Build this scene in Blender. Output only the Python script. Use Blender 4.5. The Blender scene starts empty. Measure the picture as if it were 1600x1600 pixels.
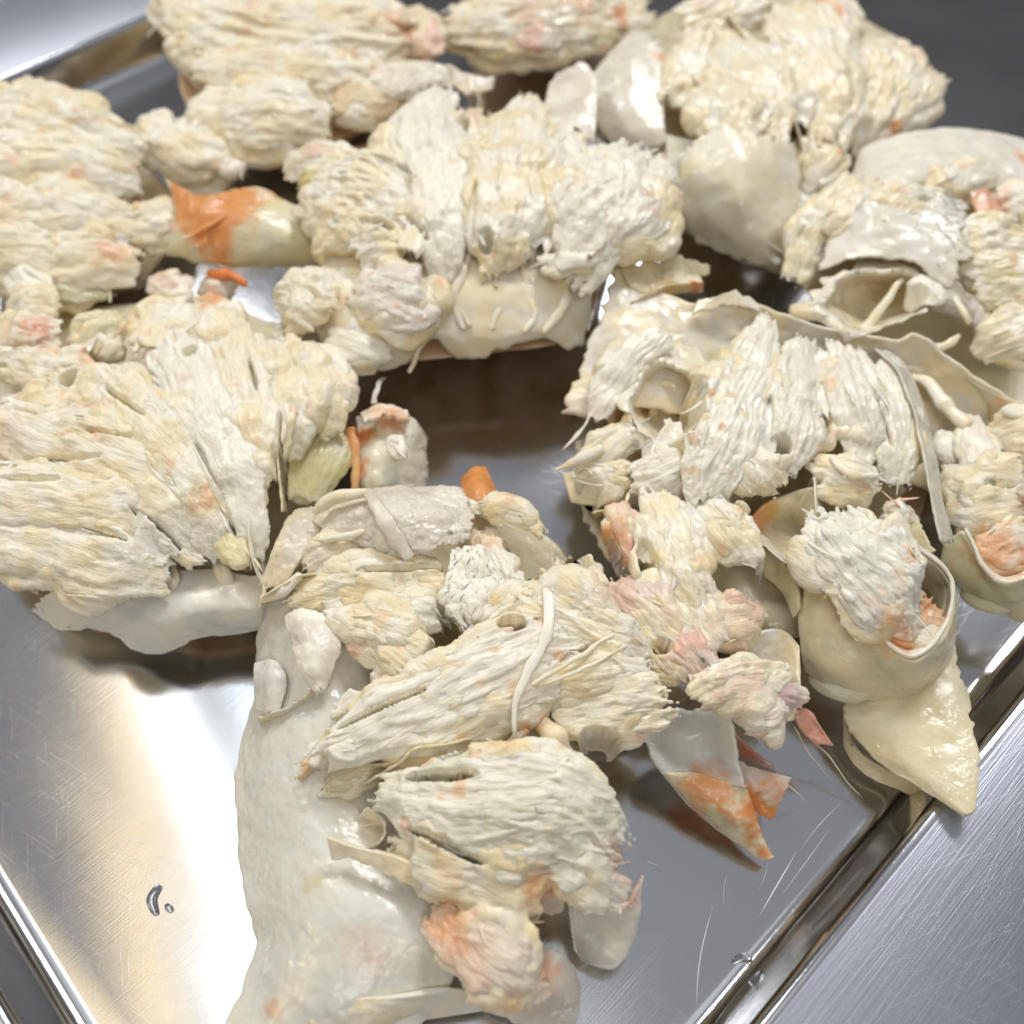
import bpy, math, random
import numpy as np

# ------------------------------------------------------------------ camera, world, lights, exposure
F_PX, PITCH, DIST = 1450.0, math.radians(57), 0.18
FWD = np.array([0, math.cos(PITCH), -math.sin(PITCH)])
UPV = np.array([0, math.sin(PITCH), math.cos(PITCH)])
RGT = np.array([1.0, 0, 0])
CAM = -FWD * DIST
scn = bpy.context.scene
col = scn.collection
cam = bpy.data.cameras.new('camera')
camo = bpy.data.objects.new('camera', cam); col.objects.link(camo)
camo.location = CAM
camo.rotation_euler = (math.pi / 2 - PITCH, 0, 0)
cam.sensor_width = 36; cam.lens = 36 * F_PX / 1600
cam.clip_start = 0.005; cam.clip_end = 50
cam.dof.use_dof = True; cam.dof.focus_distance = 0.1433; cam.dof.aperture_fstop = 13
scn.camera = camo

w = bpy.data.worlds.new('World'); scn.world = w; w.use_nodes = True
# a plain room: lighter ceiling overhead, darker walls around
_N, _L = w.node_tree.nodes, w.node_tree.links
bg = _N['Background']; bg.inputs[1].default_value = 1.0
_tc = _N.new('ShaderNodeTexCoord'); _sx = _N.new('ShaderNodeSeparateXYZ'); _cr = _N.new('ShaderNodeValToRGB')
_L.new(_tc.outputs['Generated'], _sx.inputs[0]); _L.new(_sx.outputs['Z'], _cr.inputs[0]); _L.new(_cr.outputs[0], bg.inputs[0])
_cr.color_ramp.elements[0].position = 0.5; _cr.color_ramp.elements[0].color = (0.12, 0.117, 0.12, 1)
_cr.color_ramp.elements[1].position = 0.97; _cr.color_ramp.elements[1].color = (0.47, 0.48, 0.52, 1)

def area(name, loc, target, sx, sy, power, color, roll=0.0):
    d = bpy.data.lights.new(name, 'AREA'); d.shape = 'RECTANGLE'; d.size = sx; d.size_y = sy
    d.energy = power; d.color = color
    o = bpy.data.objects.new(name, d); col.objects.link(o); o.location = loc
    from mathutils import Vector
    q = (Vector(target) - Vector(loc)).to_track_quat('-Z', 'Y')
    e = q.to_euler(); o.rotation_euler = e
    o.rotation_euler.rotate_axis('Z', roll)
    return o
# ceiling fittings of the kitchen: a diffuser panel with two tubes, a warm strip beside it, two lamps further off
def L2W(L, sx, sy): return math.pi * L * sx * sy
area('ceiling_panel', (-0.16, 0.26, 1.22), (-0.16, 0.26, 0), 0.50, 0.70, L2W(0.6, .50, .70), (0.95, 1.0, 0.97), 0)
area('ceiling_tube', (-0.41, 0.23, 1.15), (-0.41, 0.23, 0), 0.03, 0.60, L2W(9.0, .03, .60), (0.92, 0.97, 1.0), math.radians(30))
area('ceiling_tube', (-0.28, 0.23, 1.15), (-0.28, 0.23, 0), 0.05, 0.60, L2W(3.0, .05, .60), (0.84, 0.93, 1.0), math.radians(30))
area('warm_strip', (-0.50, 0.23, 1.14), (-0.50, 0.23, 0), 0.06, 0.62, L2W(2.2, .06, .62), (1.0, 0.74, 0.34), math.radians(24))
area('ceiling_lamp', (0.40, 1.12, 1.25), (0.05, 0.05, 0), 0.26, 0.8, L2W(37.0, .26, .80), (0.98, 0.98, 1.0), math.radians(70))
area('ceiling_lamp', (-0.9, 1.0, 1.1), (0, 0, 0), 0.16, 0.9, L2W(27.0, .16, .9), (0.96, 0.98, 1.0), math.radians(60))
area('warm_lamp', (-0.95, -0.25, 0.55), (-0.05, 0, 0), 0.15, 0.15, L2W(26, .15, .15), (1.0, 0.72, 0.32))
area('front_fill', (0.25, -1.0, 1.3), (0, 0, 0), 0.9, 0.4, L2W(7.0, .9, .4), (1.0, 0.97, 0.92))  # added fill light from behind the camera, brightens membranes and the gap
scn.view_settings.view_transform = 'Standard'; scn.view_settings.look = 'None'
scn.view_settings.exposure = -0.50; scn.view_settings.gamma = 1.0
scn.view_settings.use_curve_mapping = False
scn.cycles.max_bounces = 6; scn.cycles.diffuse_bounces = 5; scn.cycles.glossy_bounces = 3
scn.cycles.use_adaptive_sampling = True; scn.cycles.adaptive_threshold = 0.035; scn.cycles.adaptive_min_samples = 12

# ------------------------------------------------------------------ helpers
rng = np.random.default_rng(7)

ZO = 0.0
def P(x, y, z=0.0):
    """pixel of the photograph + height above the tray floor (cm) -> point in metres"""
    d = RGT * (x - 800) + UPV * (800 - y) + FWD * F_PX
    return CAM + d * (((z + ZO) * 0.01 - CAM[2]) / d[2])

def scale_at(p):
    return float(np.dot(p - CAM, FWD)) / F_PX

def _h(ix, iy, iz, seed):
    n = (ix * 374761393 + iy * 668265263 + iz * 2147483647 + seed * 1274126177) & 0xffffffff
    n = ((n ^ (n >> 13)) * 1274126177) & 0xffffffff
    n = ((n ^ (n >> 16)) * 2246822519) & 0xffffffff
    return ((n ^ (n >> 15)) & 0xffff).astype(np.float64) / 32767.5 - 1.0

def noise(p, seed=0):
    i = np.floor(p).astype(np.int64); f = p - i
    f = f * f * f * (f * (f * 6 - 15) + 10)
    x, y, z = i[:, 0], i[:, 1], i[:, 2]; u, v, t = f[:, 0], f[:, 1], f[:, 2]
    def L(a, b, k): return a + (b - a) * k
    return L(L(L(_h(x, y, z, seed), _h(x+1, y, z, seed), u), L(_h(x, y+1, z, seed), _h(x+1, y+1, z, seed), u), v),
             L(L(_h(x, y, z+1, seed), _h(x+1, y, z+1, seed), u), L(_h(x, y+1, z+1, seed), _h(x+1, y+1, z+1, seed), u), v), t)

def fbm(p, o=3, seed=0):
    s = 0; a = 1.0; tot = 0
    for k in range(o):
        s = s + a * noise(p * (2.03 ** k), seed + k * 17); tot += a; a *= 0.5
    return s / tot

def crom(pts, n):
    """Catmull-Rom through pts resampled to n (uniform in arc length)"""
    p = np.asarray(pts, float)
    if len(p) == 1: return np.repeat(p, n, 0)
    if len(p) == 2:
        t = np.linspace(0, 1, n)[:, None]; return p[0] * (1 - t) + p[1] * t
    q = np.vstack([2 * p[0] - p[1], p, 2 * p[-1] - p[-2]])
    out = []
    for i in range(len(p) - 1):
        a, b, c, d = q[i:i+4]; t = np.linspace(0, 1, 12, endpoint=False)[:, None]
        out.append(0.5 * ((2*b) + (c-a)*t + (2*a-5*b+4*c-d)*t*t + (3*b-a-3*c+d)*t**3))
    out.append(p[-1:]); o = np.vstack(out)
    l = np.r_[0, np.cumsum(np.linalg.norm(np.diff(o[:, :3], axis=0), axis=1))]
    if l[-1] < 1e-9: return np.repeat(o[:1], n, 0)
    t = np.linspace(0, l[-1], n)
    return np.stack([np.interp(t, l, o[:, k]) for k in range(o.shape[1])], 1)

def norm(v): return v / (np.linalg.norm(v, axis=-1, keepdims=True) + 1e-12)

def mesh_from(name, V, quads, tris=None):
    me = bpy.data.meshes.new(name)
    nq = len(quads); nt = 0 if tris is None else len(tris)
    me.vertices.add(len(V)); me.vertices.foreach_set('co', np.asarray(V, np.float32).ravel())
    loops = np.asarray(quads, np.int32).ravel() if nq else np.zeros(0, np.int32)
    st = np.arange(nq) * 4
    if nt:
        loops = np.r_[loops, np.asarray(tris, np.int32).ravel()]; st = np.r_[st, nq * 4 + np.arange(nt) * 3]
    me.loops.add(len(loops)); me.loops.foreach_set('vertex_index', loops.astype(np.int32))
    me.polygons.add(nq + nt); me.polygons.foreach_set('loop_start', st.astype(np.int32))
    me.update(calc_edges=True)
    me.polygons.foreach_set('use_smooth', np.ones(nq + nt, bool))
    return me

class Bag:
    def __init__(s): s.V = []; s.Q = []; s.T = []; s.n = 0
    def add(s, V, Q, T):
        s.V.append(V); s.Q.append(np.asarray(Q) + s.n)
        if T is not None and len(T): s.T.append(np.asarray(T) + s.n)
        s.n += len(V)
    def mesh(s, name):
        return mesh_from(name, np.vstack(s.V), np.vstack(s.Q), np.vstack(s.T) if s.T else None)

_topo = {}
def tube_topo(n, m):
    if (n, m) not in _topo:
        i = np.arange(n - 1)[:, None]; j = np.arange(m)[None]
        Q = np.stack([i*m + j, (i+1)*m + j, (i+1)*m + (j+1) % m, i*m + (j+1) % m], -1).reshape(-1, 4)
        a, b = n * m, n * m + 1; jj = np.arange(m)
        T = np.vstack([np.stack([np.full(m, a), jj, (jj+1) % m], 1),
                       np.stack([np.full(m, b), (n-1)*m + (jj+1) % m, (n-1)*m + jj], 1)])
        _topo[(n, m)] = (Q, T)
    return _topo[(n, m)]

UPB = norm(np.array([0, -0.35, 1.0]))
def frames(c, up=UPB):
    T = norm(np.gradient(c, axis=0)); B = norm(np.cross(T, up)); U = norm(np.cross(B, T)); return T, B, U

def tube(c, r, flat=1.0, m=8, up=UPB):
    """closed tapered tube: c centres (n,3), r radii (n) across, r*flat in height"""
    T, B, U = frames(c, up); n = len(c)
    a = np.arange(m) / m * 2 * math.pi
    V = c[:, None] + r[:, None, None] * (B[:, None] * np.cos(a)[None, :, None] + flat * U[:, None] * np.sin(a)[None, :, None])
    V = np.vstack([V.reshape(-1, 3), c[:1] - T[:1] * r[0] * .5, c[-1:] + T[-1:] * r[-1] * .5])
    Q, Tt = tube_topo(n, m); return V, Q, Tt

# ------------------------------------------------------------------ materials
def mat(name):
    m = bpy.data.materials.new(name); m.use_nodes = True
    return m, m.node_tree.nodes, m.node_tree.links, m.node_tree.nodes['Principled BSDF']

def flesh_mat(name, sss, rough, translucent=0.0, scale=0.0022, bump=0.25, coat=0.3, rad=(1.0, 0.95, 0.84), warm=(1.0, .86, .55)):
    m, N, L, b = mat(name)
    at = N.new('ShaderNodeAttribute'); at.attribute_name = 'tint'
    L.new(at.outputs['Color'], b.inputs['Base Color'])
    b.inputs['Subsurface Weight'].default_value = sss
    b.inputs['Subsurface Radius'].default_value = rad
    b.inputs['Subsurface Scale'].default_value = scale
    b.inputs['IOR'].default_value = 1.4
    b.inputs['Coat Weight'].default_value = coat; b.inputs['Coat Roughness'].default_value = 0.06
    tc = N.new('ShaderNodeTexCoord')
    n1 = N.new('ShaderNodeTexNoise'); n1.inputs['Scale'].default_value = 900; n1.inputs['Detail'].default_value = 3
    n2 = N.new('ShaderNodeTexNoise'); n2.inputs['Scale'].default_value = 260; n2.inputs['Detail'].default_value = 2
    L.new(tc.outputs['Object'], n1.inputs['Vector']); L.new(tc.outputs['Object'], n2.inputs['Vector'])
    mr = N.new('ShaderNodeMapRange'); mr.inputs[1].default_value = 0.35; mr.inputs[2].default_value = 0.65
    mr.inputs[3].default_value = rough - 0.15; mr.inputs[4].default_value = rough + 0.2
    L.new(n2.outputs['Fac'], mr.inputs[0]); L.new(mr.outputs[0], b.inputs['Roughness'])
    ga = N.new('ShaderNodeAttribute'); ga.attribute_name = 'grain'
    def gr(sx, sy, det):
        mp = N.new('ShaderNodeMapping'); mp.inputs['Scale'].default_value = (sx, sy, sy); L.new(ga.outputs['Vector'], mp.inputs['Vector'])
        q = N.new('ShaderNodeTexNoise'); q.inputs['Scale'].default_value = 1; q.inputs['Detail'].default_value = det; q.inputs['Distortion'].default_value = .6; L.new(mp.outputs[0], q.inputs['Vector']); return q.outputs['Fac']
    g1, g2 = gr(170, 2300, 2.0), gr(90, 900, 1.0)
    ad = N.new('ShaderNodeMath'); ad.operation = 'MULTIPLY_ADD'; L.new(g1, ad.inputs[0]); ad.inputs[1].default_value = 1.6; L.new(n1.outputs['Fac'], ad.inputs[2])
    gm = N.new('ShaderNodeMapRange'); gm.inputs[1].default_value = .32; gm.inputs[2].default_value = .62; gm.inputs[3].default_value = .93; gm.inputs[4].default_value = 1.03; L.new(g2, gm.inputs[0])
    vm = N.new('ShaderNodeVectorMath'); vm.operation = 'SCALE'; L.new(at.outputs['Color'], vm.inputs[0]); L.new(gm.outputs[0], vm.inputs['Scale'])
    if name == 'crab_meat': L.new(vm.outputs[0], b.inputs['Base Color'])
    bp = N.new('ShaderNodeBump'); bp.inputs['Strength'].default_value = bump; bp.inputs['Distance'].default_value = 0.0005
    L.new(ad.outputs[0], bp.inputs['Height']); L.new(bp.outputs[0], b.inputs['Normal']); 
    n3 = N.new('ShaderNodeTexNoise'); n3.inputs['Scale'].default_value = 1500; n3.inputs['Detail'].default_value = 1; L.new(tc.outputs['Object'], n3.inputs['Vector'])
    b3 = N.new('ShaderNodeBump'); b3.inputs['Strength'].default_value = .45; b3.inputs['Distance'].default_value = 0.0003; L.new(n3.outputs['Fac'], b3.inputs['Height']); L.new(bp.outputs[0], b3.inputs['Normal'])
    L.new(b3.outputs[0], b.inputs['Coat Normal'])
    if translucent:
        tr = N.new('ShaderNodeBsdfTranslucent'); mw = N.new('ShaderNodeMix'); mw.data_type = 'RGBA'; mw.blend_type = 'MULTIPLY'; mw.inputs[0].default_value = 1.0
        L.new(at.outputs['Color'], mw.inputs[6]); mw.inputs[7].default_value = (*warm, 1); L.new(mw.outputs[2], tr.inputs['Color'])
        mx = N.new('ShaderNodeMixShader'); mx.inputs[0].default_value = translucent
        L.new(b.outputs[0], mx.inputs[1]); L.new(tr.outputs[0], mx.inputs[2])
        L.new(mx.outputs[0], N['Material Output'].inputs['Surface'])
    return m
M_MEAT = flesh_mat('crab_meat', 0.6, 0.42, scale=0.0007, bump=.30, coat=.5)
M_FIBRE = flesh_mat('crab_fibre', 0.3, 0.40, 0.0, scale=0.0003)
M_SHELL = flesh_mat('crab_shell', 0.4, 0.32, 0.06, 0.0004, 0.1, 0.45)
M_BREAST = flesh_mat('breast_shell', 0.5, 0.30, 0.10, 0.0006, 0.16, 0.7)
M_MEMB = flesh_mat('crab_membrane', 0.2, 0.32, 0.15, 0.0004, 0.35, 0.5)

def steel(name, base, rough, ang, bump=0.05, scratch=0.5, var=0.06):
    m, N, L, b = mat(name)
    b.inputs['Base Color'].default_value = (*base, 1); b.inputs['Metallic'].default_value = 1
    tc = N.new('ShaderNodeTexCoord')
    def strn(angle, sx, sy, detail=2.0):
        mp = N.new('ShaderNodeMapping'); mp.vector_type = 'TEXTURE'; mp.inputs['Rotation'].default_value = (0, 0, -angle); mp.inputs['Scale'].default_value = (1 / sx, 1 / sy, 1 / 30)
        L.new(tc.outputs['Object'], mp.inputs['Vector'])
        n = N.new('ShaderNodeTexNoise'); n.inputs['Scale'].default_value = 1; n.inputs['Detail'].default_value = detail
        L.new(mp.outputs[0], n.inputs['Vector']); return n.outputs['Fac']
    def mth(op, a, bb):
        q = N.new('ShaderNodeMath'); q.operation = op
        for k, v in enumerate((a, bb)):
            if isinstance(v, (int, float)): q.inputs[k].default_value = v
            else: L.new(v, q.inputs[k])
        return q.outputs[0]
    g = strn(-ang, 60, 4200); big = strn(0.3, 45, 45, 3.0)
    hgt = mth('MULTIPLY', g, 0.6)
    for k, (a, s) in enumerate(((0.5, 1), (1.3, 1), (2.2, 1), (2.75, 1))):      # fine crossing wear scratches
        n = strn(a, 90, 2600, 0.0)
        r = mth('GREATER_THAN', n, 0.735)
        hgt = mth('ADD', hgt, mth('MULTIPLY', r, scratch))
    rr = mth('ADD', mth('MULTIPLY', big, var), rough)
    L.new(rr, b.inputs['Roughness'])
    bp = N.new('ShaderNodeBump'); bp.inputs['Strength'].default_value = bump; bp.inputs['Distance'].default_value = 0.0003
    L.new(hgt, bp.inputs['Height']); L.new(bp.outputs[0], b.inputs['Normal'])
    return m
EDGE = math.radians(43.2)
M_TRAY = steel('tray_steel', (0.66, 0.66, 0.67), 0.10, EDGE)
M_TABLE = steel('counter_steel', (0.55, 0.57, 0.63), 0.34, EDGE, 0.26, 0.5)
M_WATER, _n, _l, _b = mat('water')
_b.inputs['Transmission Weight'].default_value = 1; _b.inputs['Roughness'].default_value = 0.02; _b.inputs['IOR'].default_value = 1.33
M_SCR, _n, _l, _b = mat('scratched_steel')
_b.inputs['Base Color'].default_value = (0.85, 0.85, 0.85, 1); _b.inputs['Metallic'].default_value = 1; _b.inputs['Roughness'].default_value = 0.55

def tag(o, label, cat, group=None, kind=None):
    if label: o['label'] = label
    if cat: o['category'] = cat
    if group: o['group'] = group
    if kind: o['kind'] = kind
    return o

def link(name, me, material, parent=None, loc=None):
    o = bpy.data.objects.new(name, me); col.objects.link(o)
    if me is not None and material is not None: me.materials.append(material)
    if parent is not None: o.parent = parent
    if loc is not None: o.location = loc
    return o

# ------------------------------------------------------------------ counter and tray
E1 = np.array([math.cos(EDGE), math.sin(EDGE), 0]); E2 = np.array([-math.sin(EDGE), math.cos(EDGE), 0])
pR = P(1270, 1422); pL = P(34, 1486); pT = P(205, 108)
vmin = float(pR @ E2); vmax = float(pT @ E2); umin = float(pL @ E1); umax = umin + 0.40
WALL = 0.0095
def rrect(off, z, rad):
    """rounded rectangle loop grown by off"""
    pts = []
    u0, u1, v0, v1 = umin - off, umax + off, vmin - off, vmax + off
    r = rad + off
    for cx, cy, a0 in ((u1 - r, v0 + r, -90), (u1 - r, v1 - r, 0), (u0 + r, v1 - r, 90), (u0 + r, v0 + r, 180)):
        for k in range(17):
            a = math.radians(a0 + 90 * k / 16)
            pts.append(E1 * (cx + r * math.cos(a)) + E2 * (cy + r * math.sin(a)) + np.array([0, 0, z]))
    return np.array(pts)
prof = []
R1 = 0.0035
for k in range(9):                       # floor fillet
    a = math.radians(72 * k / 8); prof.append((R1 * math.sin(a) - R1, R1 * (1 - math.cos(a))))
o0, z0 = prof[-1]
o1, z1 = o0 + (WALL - z0) * 0.32, WALL - 0.0012
R2 = 0.0022
for k in range(8):                       # rounded shoulder into the flat flange
    a = math.radians(72 * (1 - k / 7)); prof.append((o1 + R2 * (math.sin(math.radians(72)) - math.sin(a)), z1 + R2 * (math.cos(a) - math.cos(math.radians(72)))))
fx, fz = prof[-1]
prof += [(fx + 0.034, fz + 0.0002), (fx + 0.0352, fz - 0.0004), (fx + 0.0354, fz - 0.003), (fx + 0.0344, fz - 0.003), (fx + 0.0340, fz - 0.0012), (fx + 0.001, fz - 0.0012), (o0 + 0.0012, 0.002), (-R1, -0.0012)]
loops = [rrect(o, z, 0.018) for o, z in prof]
nl = len(loops[0]); V = np.vstack(loops); Q = []
for i in range(len(loops) - 1):
    for j in range(nl): Q.append((i*nl + j, (i+1)*nl + j, (i+1)*nl + (j+1) % nl, i*nl + (j+1) % nl))
# floor: gently dished grid inside the first loop
GN = 60
ctr = E1 * (umin + umax) / 2 + E2 * (vmin + vmax) / 2
ring = loops[0]
Vs = [V]; base = len(V); prev = list(range(nl))
fl = []
for k in range(1, GN):
    t = 1 - k / GN
    rg = ctr + (ring - ctr) * t
    d = 1 - t
    wav = np.array([noise(np.array([[p[0] * 17, p[1] * 17, 0.3]]), 5)[0] for p in rg])
    rg[:, 2] = -0.0002 * min(1, d * 12) + 0.00045 * wav * min(1, d * 6)
    fl.append(rg)
V = np.vstack([V] + fl + [ctr[None] + np.array([[0, 0, -0.0002]])])
tr = []
for k in range(GN - 1):
    cur = list(range(base + k * nl, base + (k + 1) * nl))
    for j in range(nl): Q.append((prev[j], prev[(j+1) % nl], cur[(j+1) % nl], cur[j]))
    prev = cur
ci = len(V) - 1
for j in range(nl): tr.append((prev[j], prev[(j+1) % nl], ci))
me = mesh_from('steel_tray', V, Q, tr)
tray = link('steel_tray', me, M_TRAY); me.materials.append(M_TABLE)
mi = np.zeros(len(me.polygons), np.int32); mi[16 * nl:17 * nl] = 1; me.polygons.foreach_set('material_index', mi)
tag(tray, 'shallow stainless steel tray with rolled rim under the crab pieces', 'tray')
tb = mesh_from('counter', [(-3, -3, -.0016), (3, -3, -.0016), (3, 3, -.0016), (-3, 3, -.0016)], [(0, 1, 2, 3)])
tag(link('counter', tb, M_TABLE), 'brushed steel counter top under the tray', None, None, 'structure')

# ------------------------------------------------------------------ crab building blocks
W = (.90, .85, .705); C = (.87, .745, .49); Y = (.74, .65, .36); O = (.50, .42, .22); PK = (.78, .50, .38)
OR = (.80, .33, .10); G = (.80, .79, .71); B = (.74, .64, .44); OL = (.72, .66, .42); TN = (.78, .70, .57)
BR = (.84, .62, .40)
pending = []
class Piece: pass
pc = None
def piece(label, at, voxel=0.00035, spots=(), rise=0.0, name='crab_piece', cat='crab'):
    global pc, ZO
    ZO = 0.0; base_ = P(*at, 0.0); ZO = rise
    pc = Piece(); pieces.append(pc); pc.loc = base_; pc.vox = voxel
    pc.bed = []; pc.holes = []; pc.lobes = []; pc.fl = []
    pc.root = link(name, None, None, None, pc.loc)
    tag(pc.root, label, cat, 'opened crab pieces in the tray' if cat == 'crab' else None)
    pc.spots = [(P(x, y, z), r * scale_at(P(x, y, z)), np.array(c), s) for x, y, z, r, c, s in spots]
    return pc

def paint(V, t1, t2, freq=220, seed=0, pk=0.0):
    n = np.clip(fbm(V * freq, 3, seed) * 1.3 + 0.5, 0, 1)[:, None]
    c = np.array(t1) * (1 - n) + np.array(t2) * n
    if pk:
        m = np.clip((fbm(V * 160, 3, seed + 9) - (0.55 - pk)) * 4, 0, 1)[:, None] * 0.75; c = c * (1 - m) + np.array(PK) * m
    fk = np.clip((noise(V * 420, seed + 51) - .5) * 5, 0, 1) * np.clip(fbm(V * 80, 2, seed + 52) * 2.2, 0, 1)
    fk = (fk * .6)[:, None] if pk else 0; c = c * (1 - fk) + np.array((.84, .50, .27)) * fk
    for sp, r, sc, s in pc_spots:
        dv = V - sp; dv[:, 2] *= 0.55
        d = np.linalg.norm(dv, axis=1)
        if d.min() > r * 1.6: continue
        d = d + r * 0.75 * fbm(V * (1.6 / r), 4, seed + 31) + r * .3 * noise(V * 1500, seed + 3)
        m = (np.clip((r * 1.22 - d) / (r * 0.8), 0, 1) * s)[:, None]
        c = c * (1 - m) + sc * m
    return np.clip(c, 0, 1)
pc_spots = []

def set_tint(me, c):
    at = me.attributes.new('tint', 'FLOAT_COLOR', 'POINT')
    at.data.foreach_set('color', np.c_[c, np.ones(len(c))].astype(np.float32).ravel())

def lobe(path, wd, flat=0.6, n=40, sw=(3, 7), sl=(.25, .6), tint=(W, C), over=0.08, drift=0.35, core=0.84, pk=0.02, name='meat_lobe',
         rough=1.0, vox=None, ang=(0.02, 0.98), smooth=1, lift=1.0):
    """a bundle of muscle fibres swept along path [(x, y, z)...] with half widths wd (px)"""
    ctrl = np.array([P(*q) for q in path])
    wv = np.interp(np.linspace(0, 1, len(path)), np.linspace(0, 1, len(np.atleast_1d(wd))), np.atleast_1d(wd).astype(float))
    wm = np.array([wv[i] * scale_at(ctrl[i]) for i in range(len(ctrl))])
    K = 40
    cw = crom(np.c_[ctrl, wm], K); c, r = cw[:, :3], cw[:, 3]
    T, Bv, U = frames(c); r = r * 1.12; flat = flat * 0.66
    if n:
        sd = int(rng.integers(1000)); r = r * (1 + 0.22 * noise(c * 150, sd) + .12 * noise(c * 420, sd + 1)); c = c + Bv * (np.mean(r) * 0.22 * noise(c * 160, sd + 2))[:, None]
    if n >= 16 and name == 'meat_lobe': pc.bed.append((c.copy(), r.copy(), flat))
    bag = Bag(); u = np.linspace(-1, 1, K)
    bag.add(*tube(c - U * (r * flat * 0.08)[:, None], r * core * np.sqrt(np.clip(1 - np.abs(u) ** 5, 0.02, 1)), flat, 20))
    px = scale_at(c[K // 2])
    sl = (min(.9, sl[0] * 1.6), min(.95, sl[1] * 1.6)); drift = drift * .8
    for k in range(int(n * 3.0)):
        flk = rng.random() < 0.16
        ln = rng.uniform(*sl); u0 = rng.uniform(-over, 1 + over - ln); m = 9
        uu = np.linspace(u0, u0 + ln, m); a0 = rng.uniform(*ang) * math.pi; a = a0 + np.cumsum(rng.normal(0, drift / m, m)) + rng.normal(0, drift * .9) * np.linspace(-.5, .5, m)
        idx = np.clip(uu, 0, 1) * (K - 1)
        def S(A): return np.stack([np.interp(idx, np.arange(K), A[:, q]) for q in range(3)], 1)
        cc, bb, Uu, tt = S(c), S(Bv), S(U), S(T); rr = np.interp(idx, np.arange(K), r)
        ex = np.where(uu < 0, uu, np.where(uu > 1, uu - 1, 0)) * (K * np.linalg.norm(c[1] - c[0]))
        rho = rng.uniform(0.78, 1.0) + np.cumsum(rng.normal(0, 0.02, m)) + (rng.random() < 0.15) * np.linspace(0, 0.12, m) * lift
        pts = cc + tt * ex[:, None] + (rr * rho)[:, None] * (bb * np.cos(a)[:, None] + flat * Uu * np.sin(a)[:, None])
        q = rng.uniform(*sw) * px * (rng.uniform(.9, 1.7) if flk else rng.uniform(.32, .55))
        prof_ = np.sin(np.linspace(0.12, math.pi - 0.12, m)) ** 0.55
        bag.add(*tube(pts, q * prof_ * (1 + .25 * rng.normal(size=m).clip(-1, 1)), rng.uniform(.22, .4) if flk else rng.uniform(0.6, 0.9), 8 if flk else 6))
    o = link(name, bag.mesh(name), M_MEAT, pc.root)
    rm = o.modifiers.new('r', 'REMESH'); rm.mode = 'VOXEL'; rm.voxel_size = vox or pc.vox * .85; rm.use_smooth_shade = True
    sm = o.modifiers.new('s', 'SMOOTH'); sm.iterations = smooth; sm.factor = 0.5
    pending.append((o, pc, T[K // 2], Bv[K // 2], U[K // 2], tint, pk, rough, M_MEAT, int(rng.integers(1000))))
    return o

def blob(name, cx, cy, z, rx, ry, h, tint=(W, C), ang=0, n=10, rough=1.0, pk=0, material=None, vox=None):
    a = math.radians(ang); dx, dy = math.cos(a), math.sin(a)
    o = lobe([(cx - dx * rx, cy - dy * rx, z), (cx, cy, z), (cx + dx * rx, cy + dy * rx, z)], [ry * .7, ry, ry * .7], h, n, (3, 6), (.2, .5), tint, 0.0, .5, 1.0, pk, name, rough, vox)
    return o

def surf(rows, nu, nv):
    A = [crom([P(*q) for q in r], nv) for r in rows]; A = np.array(A)
    return np.stack([crom(A[:, j], nu) for j in range(nv)], 1)

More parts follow.
